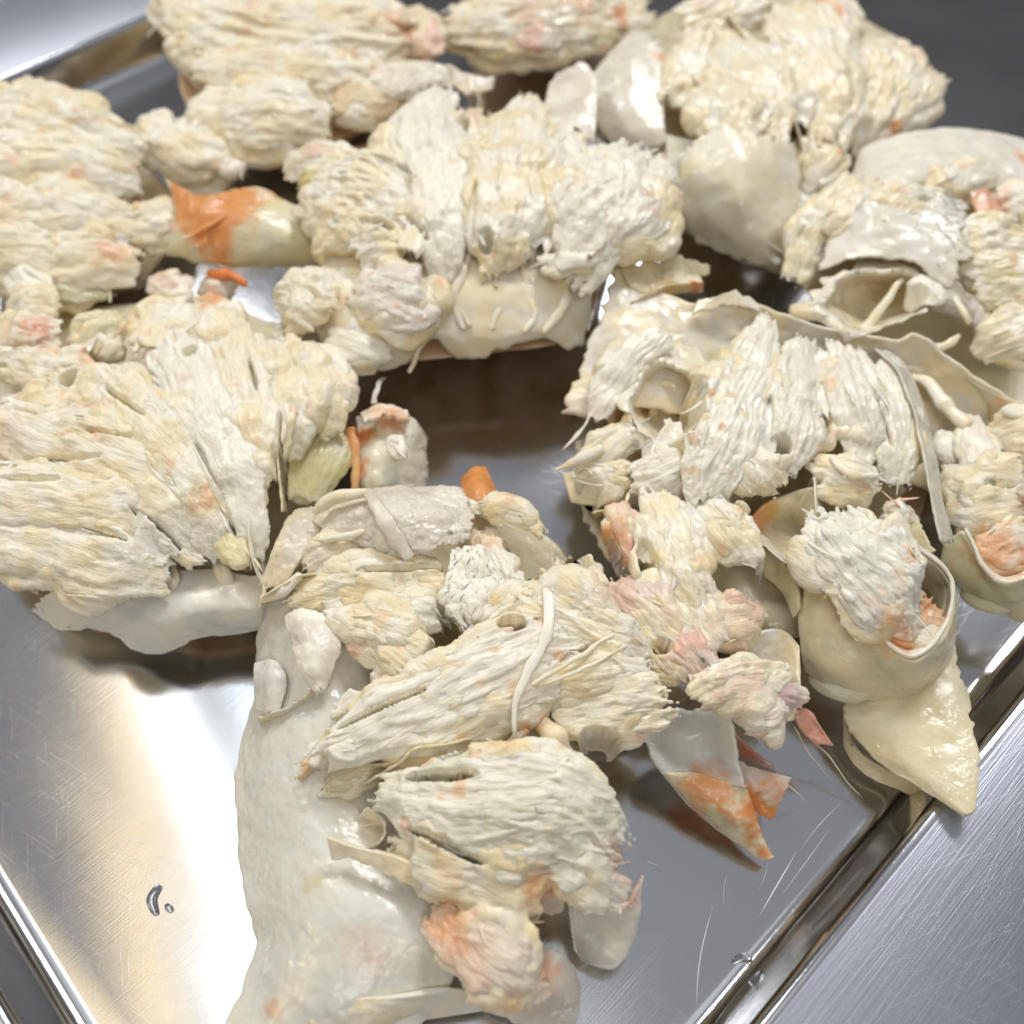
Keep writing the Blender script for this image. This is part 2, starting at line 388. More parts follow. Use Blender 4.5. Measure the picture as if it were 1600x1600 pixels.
def sheet(name, rows, th=0.5, tint=(G, C), jag=(0, 0, 0, 0), nz=0.3, fz=180, nu=44, nv=44, material=None, pk=0.0, edge=1.0, parent=None, fine=0.06, D=None):
    """thin curved plate through rows of (x, y, z); th mm; jag = ragged share of (first row, last row, row start, row end)"""
    if D is None: D = surf(rows, 90, 90)
    sd = int(rng.integers(1000))
    u = np.linspace(0, 1, nu)[:, None] * np.ones((1, nv)); v = np.linspace(0, 1, nv)[None] * np.ones((nu, 1))
    def jn(t, s):
        q = np.stack([t * 9, t * 0, t * 0 + s], 1); q2 = np.stack([t * 34, t * 0, t * 0 + s], 1)
        return np.clip(0.5 + 0.6 * noise(q, sd) + 0.35 * noise(q2, sd + 3), 0, 1.3)
    tv = np.linspace(0, 1, nv); tu = np.linspace(0, 1, nu)
    lo = jag[0] * jn(tv, 1.3)[None]; hi = 1 - jag[1] * jn(tv, 2.7)[None]; u = lo + u * (hi - lo)
    lo = jag[2] * jn(tu, 4.3)[:, None]; hi = 1 - jag[3] * jn(tu, 5.9)[:, None]; v = lo + v * (hi - lo)
    fu, fv = u * 89, v * 89; iu = np.clip(fu.astype(int), 0, 88); iv = np.clip(fv.astype(int), 0, 88); a = (fu - iu)[..., None]; b = (fv - iv)[..., None]
    S = D[iu, iv] * (1-a) * (1-b) + D[iu+1, iv] * a * (1-b) + D[iu, iv+1] * (1-a) * b + D[iu+1, iv+1] * a * b
    def nrm(S): return norm(np.cross(np.gradient(S, axis=0), np.gradient(S, axis=1)))
    N = nrm(S); sp = S.reshape(-1, 3)
    d = nz * 1e-3 * fbm(sp * fz, 3, sd) + fine * 1e-3 * fbm(sp * 1400, 2, sd + 5)
    S = S + N * d.reshape(nu, nv)[..., None]; N = nrm(S)
    if N[..., 2].mean() < 0: N = -N; flip = True
    else: flip = False
    eu = np.minimum(np.linspace(0, 1, nu), np.linspace(1, 0, nu))[:, None] * nu; ev = np.minimum(np.linspace(0, 1, nv), np.linspace(1, 0, nv))[None] * nv
    e = np.minimum(eu, ev); t = th * 0.5e-3 * (edge + (1 - edge) * np.clip(e / 6, 0, 1))
    t = t * np.where(e < 0.5, 0.55, 1)
    t = (t * (1 + 0.25 * noise(sp * 500, sd + 8).reshape(nu, nv)))[..., None]
    A, Bm = (S + N * t).reshape(-1, 3), (S - N * t).reshape(-1, 3)
    i = np.arange(nu - 1)[:, None]; j = np.arange(nv - 1)[None]
    q = np.stack([i*nv + j, (i+1)*nv + j, (i+1)*nv + j + 1, i*nv + j + 1], -1).reshape(-1, 4)
    if flip: q = q[:, ::-1]
    n0 = nu * nv; Q = [q, q[:, ::-1] + n0]
    bd = np.r_[np.arange(nv - 1), np.arange(nu - 1) * nv + nv - 1, (nu - 1) * nv + np.arange(nv - 1, 0, -1), np.arange(nu - 1, 0, -1) * nv]
    nx = np.roll(bd, -1); sd_ = np.stack([bd, nx, nx + n0, bd + n0], 1)
    Q.append(sd_ if not flip else sd_[:, ::-1])
    V = np.vstack([A, Bm])
    global pc_spots; pc_spots = pc.spots
    me = mesh_from(name, V - pc.loc, np.vstack(Q)); set_tint(me, paint(V, *tint, 200, sd, pk))
    return link(name, me, material or M_SHELL, parent or pc.root)

def wall(top, drop=0.9, shift=(0, 0), th=0.5, tint=(W, C), jag=(.2, 0, 0, 0), bulge=(0, 0), name='septum', **k):
    """standing partition: its upper edge follows top, it goes down by drop cm and moves by shift px"""
    th = th * .5; drop = drop * 1.25
    mid = [(x + shift[0] * .5 + bulge[0], y + shift[1] * .5 + bulge[1], z - drop * .5) for x, y, z in top]
    low = [(x + shift[0], y + shift[1], z - drop) for x, y, z in top]
    k.setdefault('nu', 16); k.setdefault('nv', 56)
    return sheet(name, [top, mid, low], th, tint, jag, **k)

def crater(cx, cy, rx, ry, z, depth=.7, ang=0, flare=1.5, low=.35, tint=(W, C), inner=None, th=1.0, name='hollow', n=14):
    """smooth hollow in the membrane: flared collar, rounded rim, wall and floor in one closed surface"""
    carve(cx, cy, rx, ry, z, depth, ang)
    if rx < 50: return
    a = math.radians(ang); rows = []; w_ = rng.normal(0, .07, n); w_[-1] = w_[0]
    for k, (sc, zz) in enumerate(((flare * 1.15, z - low), ((1 + flare) / 2, z - low * .25), (1.05, z), (.95, z - .04), (.84, z - depth * .45), (.66, z - depth * .85), (.3, z - depth), (.04, z - depth))):
        row = []
        for i in range(n + 1):
            q = 2 * math.pi * i / n; s_ = sc * (1 + w_[i % n] * min(1, sc))
            ex, ey = rx * s_ * math.cos(q), ry * s_ * math.sin(q)
            row.append((cx + ex * math.cos(a) - ey * math.sin(a), cy + ex * math.sin(a) + ey * math.cos(a), zz))
        rows.append(row)
    return sheet(name, rows, th * .6, tint, (.3, 0, 0, 0), .9, 200, 60, 90, M_SHELL)

def carve(cx, cy, rx, ry, z, depth, ang=0):
    c = P(cx, cy, z); s_ = scale_at(c); pc.holes.append((c, rx * s_, ry * s_ * 1.1, depth * .01, -math.radians(ang)))

def bowl(cx, cy, rx, ry, z):
    """rounded underside shell that rests on the tray floor"""
    rows = []
    for j in np.linspace(-1, 1, 7):
        rows.append([(cx + rx * i * math.sqrt(max(.02, 1 - .8 * j * j)), cy + ry * j, .05 + (z - .05) * min(1, i * i + j * j) ** 1.2) for i in np.linspace(-1, 1, 7)])
    return sheet('belly_shell', rows, .9, (BR, (.80, .56, .32)), (0, 0, 0, 0), .3)

def fissures(*L):
    for q in L: carve(*q)

def strand(path, wd, flat=0.6, tint=(W, C), name='tendon', material=None, seg=24):
    ctrl = np.array([P(*q) for q in path]); c = crom(ctrl, seg); s = scale_at(c[0])
    r = np.interp(np.linspace(0, 1, seg), np.linspace(0, 1, len(np.atleast_1d(wd))), np.atleast_1d(wd).astype(float)) * s
    sd = int(rng.integers(1000))
    r = r * (1 + 0.3 * noise(c * 600, sd)); c = c + 0.0003 * np.stack([noise(c * 300, sd + k) for k in range(3)], 1)
    V, Q, T = tube(c, r, flat, 10)
    global pc_spots; pc_spots = pc.spots
    me = mesh_from(name, V - pc.loc, Q, T); set_tint(me, paint(V, *tint, 300, sd))
    return link(name, me, material or M_FIBRE, pc.root)

def flakes(region, n, z, ln=(12, 30), wd=(2, 5), direction=None, spread=40, tint=(W, C), name='loose_meat_fibres'):
    """small torn fibres draped over the lobes inside the box region (x0, y0, x1, y1), one part; laid once the lobes are baked"""
    pc.fl.append((region, n, ln, wd, direction, spread, tint, name))

def drape(p_):
    from mathutils.bvhtree import BVHTree
    from mathutils import Vector
    global pc_spots
    dg = bpy.context.evaluated_depsgraph_get()
    trees = [(BVHTree.FromObject(o, dg), Vector(p_.loc)) for o in p_.lobes]
    def hit(x, y):
        a = P(x, y, 4.0); d = norm(P(x, y, 0.0) - a); best = None
        for t, off in trees:
            r = t.ray_cast(Vector(a) - off, Vector(d))
            if r[0] is not None and (best is None or r[3] < best[0]): best = (r[3], np.array(r[0] + off), np.array(r[1]))
        return best
    for region, n, ln, wd, direction, spread, tint, name in p_.fl:
        bag = Bag(); x0, y0, x1, y1 = region
        for k in range(0):
            x, y = rng.uniform(x0, x1), rng.uniform(y0, y1)
            a = math.radians((direction if direction is not None else rng.uniform(0, 180)) + rng.normal(0, spread)); l = rng.uniform(*ln) * 1.4
            bend = rng.normal(0, l * .15); H = []
            for t in np.linspace(-.5, .5, 7):
                H.append(hit(x + math.cos(a) * l * t - math.sin(a) * bend * (1 - 4*t*t), y + math.sin(a) * l * t + math.cos(a) * bend * (1 - 4*t*t)))
            H = [h for h in H if h is not None]
            if len(H) < 5: continue
            pts = np.array([h[1] for h in H]); zt = pts[:, 2]
            pts[:, 2] = np.maximum(zt, np.convolve(np.pad(zt, 2, 'edge'), np.ones(5) / 5, 'valid'))
            r = rng.uniform(*wd) * scale_at(pts[0]); m = len(pts)
            pts = crom(pts, 9) + UPB * r * 0.1; up = norm(np.mean([h[2] for h in H], 0))
            bag.add(*tube(pts, r * np.sin(np.linspace(.15, math.pi - .15, 9)) ** .6, rng.uniform(.3, .6), 6, up))
        if not bag.V: continue
        V = np.vstack(bag.V); pc_spots = p_.spots
        me = mesh_from(name, V - p_.loc, np.vstack(bag.Q), np.vstack(bag.T)); set_tint(me, paint(V, *tint, 300, 3))
        o = link(name, me, M_FIBRE, p_.root); o['kind'] = 'stuff'

def leaves(o, p_, V, N, T, tint, sd, px):
    """torn flakes and fibre ends lifting off the upper side of one lobe, following its grain"""
    g = np.random.default_rng(sd); up = np.nonzero(N @ UPB > 0.25)[0]
    if len(up) < 50: return
    m = int(np.clip(len(up) / 900, 2, 14)); bag = Bag(); t = np.linspace(0, 1, 8)
    for k in g.choice(up, m):
        n = N[k]; d = T * g.choice([-1, 1]) + g.normal(0, .26, 3); d = norm(d - n * (d @ n)); side = np.cross(d, n)
        l = g.uniform(16, 60) * px; wd = g.uniform(1.7, 4.0) * px; lift = g.uniform(-.03, .07) * l
        q = V[k] - n * wd * .35 + d[None] * (t * l)[:, None] + n[None] * (lift * t ** 1.6 - .10 * l * t * t)[:, None] + side[None] * (g.normal(0, .12) * l * t * t)[:, None]
        r = wd * np.clip(1.25 * (1 - t) ** .55 * (0.55 + t), .06, 2) * (1 + .3 * g.normal(size=8).clip(-1, 1))
        tilt = norm(n + side * g.normal(0, .45))
        bag.add(*tube(q, r, g.uniform(.10, .45), 6, tilt))
    W_ = np.vstack(bag.V); me = mesh_from('torn_fibres', W_ - p_.loc, np.vstack(bag.Q), np.vstack(bag.T)); set_tint(me, paint(W_, tint[0], tint[0], 300, sd))
    c = link('torn_fibres', me, M_FIBRE, o); c['kind'] = 'stuff'

def webs(p_):
    """thin films of membrane stretched between neighbouring bundles of one piece"""
    global pc
    pc = p_; done = {}
    for i in range(len(p_.bed)):
        for j in range(i + 1, len(p_.bed)):
            (ca, ra, fa), (cb, rb, fb) = p_.bed[i], p_.bed[j]
            dm = np.linalg.norm(ca[:, None] - cb[None], axis=-1); near = dm.argmin(1); d = dm.min(1); lim = (ra + rb[near]) * 1.45
            ok = np.nonzero(d < lim)[0]
            if len(ok) < 12 or done.get(i, 0) > 3 or done.get(j, 0) > 3: continue
            ok = np.arange(ok[0], ok[-1] + 1); ok = ok[(ok > 2) & (ok < 37)]
            if len(ok) < 10 or np.ptp(near[ok]) < 6: continue
            done[i] = done.get(i, 0) + 1; done[j] = done.get(j, 0) + 1
            A, Bq = ca[ok], cb[near[ok]]; dr = norm(Bq - A); rA, rB = ra[ok][:, None], rb[near[ok]][:, None]
            h = rng.uniform(.35, .8)
            eA = A + dr * rA * .55 + UPB * rA * fa * h; eB = Bq - dr * rB * .55 + UPB * rB * fb * h
            gap = np.linalg.norm(eB - eA, axis=1, keepdims=True)
            rows = [eA, (2 * eA + eB) / 3 - UPB * gap * .10, (eA + 2 * eB) / 3 - UPB * gap * .10, eB]
            rows = np.array([crom(q, 90) for q in rows]); D = np.stack([crom(rows[:, k], 90) for k in range(90)], 1)
            sheet('membrane_web', None, .3, ((.86, .80, .64), (.88, .84, .74)), (.05, .05, .12, .12), .8, 240, 14, 34, M_SHELL, D=D, pk=.08)

def make_bed(p_):
    """the soft tissue that joins the bundles of one piece"""
    global pc
    if len(p_.bed) < 2: return
    pc = p_; bag = Bag()
    for c, r, flat in p_.bed:
        c = c[5:-5]; r = r[5:-5]; u = np.linspace(-1, 1, len(c))
        c = c - np.array([0, 0, 1.0]) * (r * flat * 0.24 + 0.0003)[:, None]
        bag.add(*tube(c, (r * 1.24 + 0.0010) * np.sqrt(np.clip(1 - np.abs(u) ** 6, .05, 1)), flat * 0.80, 16))
    o = link('connective_tissue', bag.mesh('connective_tissue'), M_MEAT, p_.root)
    rm = o.modifiers.new('r', 'REMESH'); rm.mode = 'VOXEL'; rm.voxel_size = max(.00054, p_.vox); rm.use_smooth_shade = True
    sm = o.modifiers.new('s', 'SMOOTH'); sm.iterations = 6; sm.factor = 0.5
    pending.append((o, p_, np.array([1., 0, 0]), np.array([0, 1., 0]), np.array([0, 0, 1.]), ((.90, .84, .68), (.86, .72, .44)), 0.14, 1.7, M_MEAT, int(rng.integers(1000))))
pieces = []

def finish():
    """bake the merged fibre bundles, add fine fibre relief and colour"""
    global pc_spots, ZO
    ZO = 0.0
    for p_ in pieces: make_bed(p_); webs(p_)
    dg = bpy.context.evaluated_depsgraph_get()
    todo = []
    for it in pending:
        o = it[0]; todo.append((it, bpy.data.meshes.new_from_object(o.evaluated_get(dg))))
    for (o, p_, T, Bv, U, tint, pk, rough, mt, sd), me in todo:
        o.modifiers.clear(); nv = len(me.vertices)
        V = np.empty(nv * 3, np.float32); me.vertices.foreach_get('co', V); V = V.reshape(-1, 3).astype(float)
        N = np.empty(nv * 3, np.float32); me.vertex_normals.foreach_get('vector', N); N = N.reshape(-1, 3)
        loc = np.stack([V @ T, V @ Bv, V @ U], 1)
        if o.name.startswith('connective'):          # the grain of the nearest bundle
            cs = np.vstack([c_[::4] for c_, _, _ in p_.bed]); fid = np.repeat(np.arange(len(p_.bed)), [len(c_[::4]) for c_, _, _ in p_.bed]); near = np.empty(nv, int)
            for a_ in range(0, nv, 20000):
                near[a_:a_ + 20000] = fid[np.argmin(((V[a_:a_ + 20000, None, :] - cs[None]) ** 2).sum(-1), 1)]
            for f_, (c_, _, _) in enumerate(p_.bed):
                k_ = near == f_; t_, b_, u_ = [q_[len(c_) // 2] for q_ in frames(c_)]
                loc[k_] = np.stack([V[k_] @ t_, V[k_] @ b_, V[k_] @ u_], 1) + f_ * .31
        wob = loc.copy(); wob[:, 1] += 0.0012 * fbm(V * 150, 2, sd + 40); wob[:, 2] += 0.0008 * fbm(V * 150, 2, sd + 41)
        fib = (1 - 2 * np.abs(noise(wob * np.array([110, 900, 900]), sd))) + .6 * (1 - 2 * np.abs(noise(wob * np.array([200, 2000, 2000]), sd + 2)))
        d = 0.00012 * fbm(V * 520, 3, sd + 1) + 0.00013 * fib + 0.0006 * fbm(V * 170, 2, sd + 4) + 0.0003 * fbm(V * 330, 2, sd + 6)
        V2 = V + N * (d * rough)[:, None]
        for hc, hx, hy, hd, ha in p_.holes:
            dx, dy = V2[:, 0] - hc[0], V2[:, 1] - hc[1]; ca, sa = math.cos(ha), math.sin(ha)
            ex, ey = (dx * ca + dy * sa) / hx, (-dx * sa + dy * ca) / hy
            q = np.sqrt(ex * ex + ey * ey) + .14 * noise(V2 * 450, sd); k = np.clip((q - .62) / .4, 0, 1); k = k * k * (3 - 2 * k)
            V2[:, 2] = np.where(q < 1.02, np.minimum(V2[:, 2], (hc[2] - hd) * (1 - k) + V2[:, 2] * k), V2[:, 2])
        pc_spots = p_.spots
        me.vertices.foreach_set('co', (V2 - p_.loc).astype(np.float32).ravel())
        c = paint(V, *tint, 220, sd, pk)
        for nm in [a.name for a in me.attributes if a.name == 'tint']: me.attributes.remove(me.attributes[nm])
        set_tint(me, c); ga = me.attributes.new('grain', 'FLOAT_VECTOR', 'POINT'); ga.data.foreach_set('vector', wob.astype(np.float32).ravel())
        old = o.data; nm = o.name; o.data = me; me.name = nm
        me.materials.clear(); me.materials.append(mt)
        me.polygons.foreach_set('use_smooth', np.ones(len(me.polygons), bool)); me.update()
        bpy.data.meshes.remove(old); p_.lobes.append(o)
        if o.name.startswith(('meat_lobe', 'meat_flake')): leaves(o, p_, V2, N, T, tint, sd, scale_at(V2.mean(0)))
    for p_ in pieces: drape(p_)

# ================================================================== front piece: smooth sternum shell on the bare tray
piece('opened crab section with large smooth grey-white breast shell, lying on the bare tray floor', (640, 1250), 0.00029, [
    (830, 1148, 1.6, 26, OR, .9), (1110, 1240, .9, 42, OR, .9), (1190, 1265, .9, 40, OR, 1), (700, 1440, 1.7, 30, OR, .55), (720, 1475, 1.7, 26, OR, .5),
    (800, 1560, 1.4, 26, OR, .5), (855, 1520, 1.4, 26, OR, .5), (840, 1385, 2.0, 32, OR, .6), (975, 1350, 1.8, 34, PK, .8), (990, 1400, 1.6, 26, PK, .8),
    (1000, 1112, 1.7, 12, OR, .8), (945, 1150, 1.6, 18, OR, .7), (430, 1580, 1.0, 22, OR, .45), (560, 1475, 1.5, 40, PK, .25), (585, 1500, 1.5, 20, PK, .4),
    (495, 1385, 1.4, 16, Y, .8), (960, 940, 2.0, 40, PK, .7), (1080, 1030, 1.9, 44, PK, .45), (1160, 1075, 1.8, 40, PK, .5), (1280, 1140, 1.2, 40, (.75, .34, .22), .9),
    (760, 865, 1.7, 22, PK, .7), (755, 750, .9, 40, OR, .9), (1200, 1190, .9, 40, PK, .6), (1170, 1170, .7, 26, (.55, .2, .12), .8), (1195, 1335, .5, 14, OR, .9), (730, 1010, 1.9, 30, PK, .4)])
# breast shell
sheet('breast_shell', [
    [(338, 1625, .5), (420, 1628, 1.0), (520, 1625, 1.1), (640, 1618, .9)],
    [(372, 1545, .5), (450, 1545, 1.2), (560, 1548, 1.35), (700, 1545, 1.0)],
    [(392, 1470, .6), (460, 1460, 1.3), (580, 1455, 1.6), (720, 1470, 1.3)],
    [(376, 1410, .55), (455, 1400, 1.3), (570, 1395, 1.6), (720, 1420, 1.3)],
    [(364, 1290, .45), (430, 1285, 1.15), (500, 1280, 1.45), (640, 1310, 1.2)],
    [(368, 1190, .45), (430, 1180, 1.15), (500, 1180, 1.45), (620, 1190, 1.2)],
    [(396, 1090, .6), (440, 1080, 1.15), (500, 1070, 1.45), (600, 1060, 1.2)],
    [(401, 1000, .9), (440, 985, 1.4), (500, 970, 1.6), (600, 960, 1.3)],
    [(408, 925, 1.3), (440, 905, 1.6), (500, 890, 1.6), (600, 860, 1.3)]], 0.7, ((.80, .79, .70), (.84, .80, .67)), (0, 0, .05, 0), .45, 120, 160, 90, M_BREAST, fine=.1)
sheet('shell_lip', [[(500, 1560, 1.3), (620, 1555, 1.3), (720, 1545, 1.1), (800, 1570, .8)], [(480, 1600, 1.2), (560, 1612, 1.1), (610, 1590, 1.0), (625, 1600, .9)]], .9, (G, C), (0, .1, 0, 0), .3)
sheet('belly_shell', [[(420, 1560, .5), (560, 1570, .5), (680, 1560, .4)], [(430, 1300, .12), (620, 1330, .05), (780, 1400, .3)], [(450, 1000, .2), (700, 1000, .05), (950, 1050, .3)], [(520, 850, .6), (720, 830, .5), (880, 860, .6)]], .8, (BR, (.62, .42, .2)), (0, 0, 0, 0), .6)
# olive membrane floor under the chambers
sheet('inner_membrane', [
    [(440, 870, 1.1), (560, 800, 1.1), (720, 790, 1.0), (860, 830, .9)],
    [(430, 980, 1.0), (600, 950, .8), (800, 930, .8), (960, 960, .8)],
    [(450, 1110, 1.0), (600, 1080, .7), (840, 1050, .7), (1080, 1080, .8)],
    [(460, 1220, 1.3), (620, 1230, .9), (800, 1180, .8), (930, 1180, .8)],
    [(510, 1320, 1.3), (660, 1370, 1.2), (800, 1380, 1.2), (930, 1360, 1.0)]], 1.0, (B, OL), (.05, .05, .03, .05), 1.0, 120, 80, 80, M_MEMB)
# top chamber: veined membrane, folds
sheet('veined_membrane', [
    [(470, 812, 1.5), (520, 778, 1.9), (570, 762, 2.1), (650, 757, 2.0), (728, 764, 1.9)],
    [(500, 825, 1.9), (560, 800, 2.3), (640, 800, 2.4), (745, 810, 2.2)],
    [(560, 850, 2.1), (620, 856, 2.3), (680, 850, 2.35), (735, 840, 2.2)],
    [(630, 878, 2.1), (655, 876, 2.2), (690, 868, 2.2), (722, 850, 2.1)]], .35, (TN, W), (.02, .12, .02, .03), .7, 260, 80, 90, M_MEMB, fine=.22)
strand([(492, 800, 2.1), (515, 780, 2.3), (545, 772, 2.4), (572, 770, 2.4)], [5, 11, 11, 6], .7)
strand([(574, 768, 2.4), (600, 810, 2.55), (640, 872, 2.4)], [8, 13, 10], .25, (TN, W), 'membrane_band', M_MEMB)
strand([(485, 845, 2.0), (540, 838, 2.2), (600, 818, 2.3)], [4, 6, 3], .7)
sheet('membrane_fold', [[(400, 918, 1.8), (430, 850, 1.9), (455, 800, 1.7), (490, 790, 1.6)], [(440, 925, 1.7), (470, 880, 1.9), (500, 840, 1.8), (560, 830, 1.8)]], .5, (C, TN), (.05, .1, .05, .05), .8, 260, 50, 60, M_MEMB)
lobe([(470, 885, 1.8), (540, 858, 1.9), (620, 868, 1.85)], [18, 26, 12], .6, 26, tint=(C, TN))
wall([(408, 935, 2.0), (440, 912, 2.15), (475, 898, 2.1), (540, 892, 2.0), (620, 882, 1.9)], .7, (0, 10), .8, (W, C))
lobe([(470, 935, 1.7), (560, 915, 1.9), (660, 915, 1.95), (710, 950, 1.8)], [24, 34, 40, 22], .6, 60, tint=(C, W))
lobe([(600, 945, 1.95), (650, 960, 2.05), (690, 975, 1.9)], [14, 22, 12], .7, 24, tint=(W, W))
sheet('meat_flake', [[(705, 862, 2.15), (740, 850, 2.2), (775, 858, 2.1)], [(690, 920, 2.2), (735, 910, 2.25), (790, 920, 2.1)], [(684, 936, 2.15), (735, 950, 2.2), (775, 950, 2.0)], [(728, 992, 2.0), (737, 998, 2.0), (748, 985, 1.9)]], 1.4, (W, W), (.05, .06, .05, .05), .8, 300, 60, 50, M_MEAT, fine=.18)
lobe([(520, 975, 1.85), (590, 985, 2.0), (650, 1015, 2.05), (690, 1022, 1.95)], [20, 32, 36, 14], .65, 60, (5, 11), (.15, .35), (W, C), .1)
lobe([(600, 1010, 2.0), (640, 1040, 2.0), (680, 1050, 1.8)], [18, 22, 12], .6, 30, (5, 10), (.2, .4), (W, C))
sheet('meat_flake', [[(440, 962, 1.7), (470, 952, 1.85), (515, 962, 1.8)], [(455, 1000, 1.75), (485, 995, 2.0), (535, 1005, 1.8)], [(470, 1045, 1.8), (495, 1040, 1.95), (525, 1035, 1.75)], [(497, 1088, 1.7), (502, 1090, 1.7), (508, 1078, 1.65)]], 1.0, ((.76, .68, .58), W), (.02, .05, .03, .05), .5, 250, 50, 40, M_MEAT, fine=.12)
sheet('meat_flake', [[(400, 1035, 1.1), (425, 1030, 1.3), (440, 1045, 1.3)], [(402, 1070, 1.1), (425, 1068, 1.4), (450, 1072, 1.35)], [(404, 1110, 1.0), (420, 1118, 1.2), (438, 1112, 1.2)]], .9, ((.70, .66, .60), W), (.03, .05, 0, .06), .4, 250, 40, 40, M_MEAT)
wall([(402, 1120, 1.2), (440, 1105, 1.5), (475, 1085, 1.7), (492, 1070, 1.7)], .5, (8, 22), .6, (C, G))
lobe([(530, 1120, 1.6), (600, 1085, 1.8), (670, 1055, 1.9)], [14, 26, 22], .55, 44, (4, 8), (.2, .45), (W, C))
# long central bundle
lobe([(498, 1190, 1.9), (560, 1150, 2.1), (660, 1110, 2.2), (760, 1065, 2.25), (850, 1030, 2.2), (930, 1020, 2.1)], [18, 40, 52, 62, 60, 30], .5, 120, (3, 8), (.15, .4), (W, W), .03, .25)
lobe([(640, 1165, 1.95), (720, 1130, 2.05), (800, 1090, 2.1)], [20, 34, 30], .5, 50, (3, 7), (.2, .5), (W, C), .04)
strand([(490, 1195, 1.9), (506, 1150, 2.1), (512, 1138, 2.2)], [10, 9, 3], .7)
blob('meat_flake', 535, 1178, 2.15, 26, 14, .5, (W, W), 5)
lobe([(800, 950, 2.0), (880, 980, 2.2), (960, 1010, 2.2), (1012, 1022, 2.1)], [40, 66, 44, 8], .45, 90, (3, 8), (.15, .4), (W, C), .03, .3)
lobe([(740, 985, 2.0), (800, 960, 2.1), (850, 925, 2.1)], [14, 30, 26], .5, 40, (3, 7), (.2, .4), (W, C))
lobe([(840, 1060, 2.1), (920, 1055, 2.2), (1010, 1045, 2.1)], [24, 34, 16], .5, 50, (3, 6), (.2, .5), (W, C))
lobe([(860, 1110, 1.9), (940, 1100, 2.0), (1040, 1080, 2.0)], [26, 40, 34], .5, 50, (4, 8), (.2, .4), (W, C), pk=.12)
strand([(852, 895, 2.35), (858, 950, 2.45), (850, 1000, 2.5), (825, 1050, 2.5), (806, 1100, 2.4), (805, 1152, 2.2)], [5, 10, 10, 8, 5, 4], .3, (W, W))
strand([(960, 990, 2.35), (890, 1035, 2.5), (830, 1070, 2.45)], [3, 4, 3], .7)
strand([(980, 1010, 2.3), (900, 1050, 2.5), (835, 1075, 2.4)], [2, 3, 2], .7)
strand([(690, 1040, 2.2), (740, 1005, 2.35), (800, 985, 2.3)], [9, 8, 5], .6, (W, PK))
# folded chamber
wall([(572, 1218, 2.0), (620, 1190, 2.2), (650, 1168, 2.3), (700, 1160, 2.3), (750, 1150, 2.25), (772, 1165, 2.2), (765, 1195, 2.15), (740, 1212, 2.1)], .9, (0, 14), .9, (W, C), nv=100)
lobe([(610, 1205, 1.8), (690, 1185, 1.95), (755, 1180, 1.9)], [12, 22, 12], .6, 36, (2, 5), (.3, .7), (C, B))
# big rounded bundle
lobe([(585, 1250, 1.9), (680, 1265, 2.25), (790, 1270, 2.4), (880, 1290, 2.3), (965, 1350, 1.9)], [26, 62, 84, 86, 48], .42, 150, (3, 8), (.12, .35), (W, (.78, .75, .58)), .02, .35)
lobe([(620, 1330, 1.7), (700, 1355, 1.85), (790, 1375, 1.9), (850, 1385, 1.8)], [16, 32, 30, 18], .5, 60, (3, 6), (.25, .6), (C, W))
lobe([(850, 1335, 2.2), (910, 1360, 2.1), (978, 1405, 1.7)], [22, 30, 24], .4, 40, (4, 9), (.2, .4), (W, W), pk=.1)
lobe([(840, 1200, 1.9), (900, 1235, 2.0), (955, 1300, 1.8)], [18, 26, 16], .6, 40, (3, 7), (.15, .4), (W, C))
lobe([(470, 1215, 1.5), (540, 1200, 1.65), (620, 1195, 1.6)], [20, 24, 16], .5, 24, tint=(B, OL))
blob('meat_flake', 570, 1290, 1.75, 30, 20, .7, (C, TN), 20)
# chamber rims on the breast shell
crater(540, 1238, 26, 13, 2.05, .3, -20, 1.5, .2)
crater(488, 1212, 36, 18, 1.75, .4, -35, 1.5, .25, (G, C))
crater(485, 1282, 28, 14, 1.65, .3, 10, 1.5, .2, (G, C))
crater(562, 1285, 44, 28, 2.0, .7, 10, 1.45, .3)
sheet('shell_rim', [[(512, 1304, 1.9), (560, 1322, 1.95), (620, 1335, 1.95), (690, 1372, 1.9), (760, 1395, 1.85), (800, 1420, 1.75), (822, 1462, 1.6)],
                    [(520, 1352, 1.7), (560, 1350, 1.8), (620, 1376, 1.8), (680, 1404, 1.75), (750, 1416, 1.75), (795, 1440, 1.65), (815, 1475, 1.5)]], 1.0, (W, C), (.05, .25, 0, 0), .3, 200, 24, 120)
strand([(672, 1318, 2.1), (648, 1340, 2.1), (636, 1368, 1.95)], [9, 9, 6], .6)
# pink flesh hanging below the rim and its leg socket
lobe([(672, 1440, 1.6), (715, 1470, 1.8), (770, 1495, 1.9), (815, 1540, 1.7), (855, 1545, 1.4)], [22, 36, 44, 38, 22], .35, 70, (4, 9), (.15, .4), ((.82, .72, .58), (.80, .62, .48)), .05, pk=.05)
lobe([(780, 1440, 1.7), (800, 1490, 1.8), (815, 1545, 1.6)], [16, 22, 18], .6, 24, (4, 8), (.2, .5), (W, C))
sheet('leg_socket', [[(828, 1480, 1.1), (860, 1478, 1.35), (890, 1500, 1.2), (905, 1545, .7)], [(800, 1545, 1.0), (850, 1545, 1.2), (885, 1560, 1.0), (900, 1590, .5)], [(760, 1580, .7), (810, 1600, .7), (850, 1610, .6), (885, 1615, .4)]], .8, (G, (.70, .62, .52)), (.03, .05, 0, .03), .3)
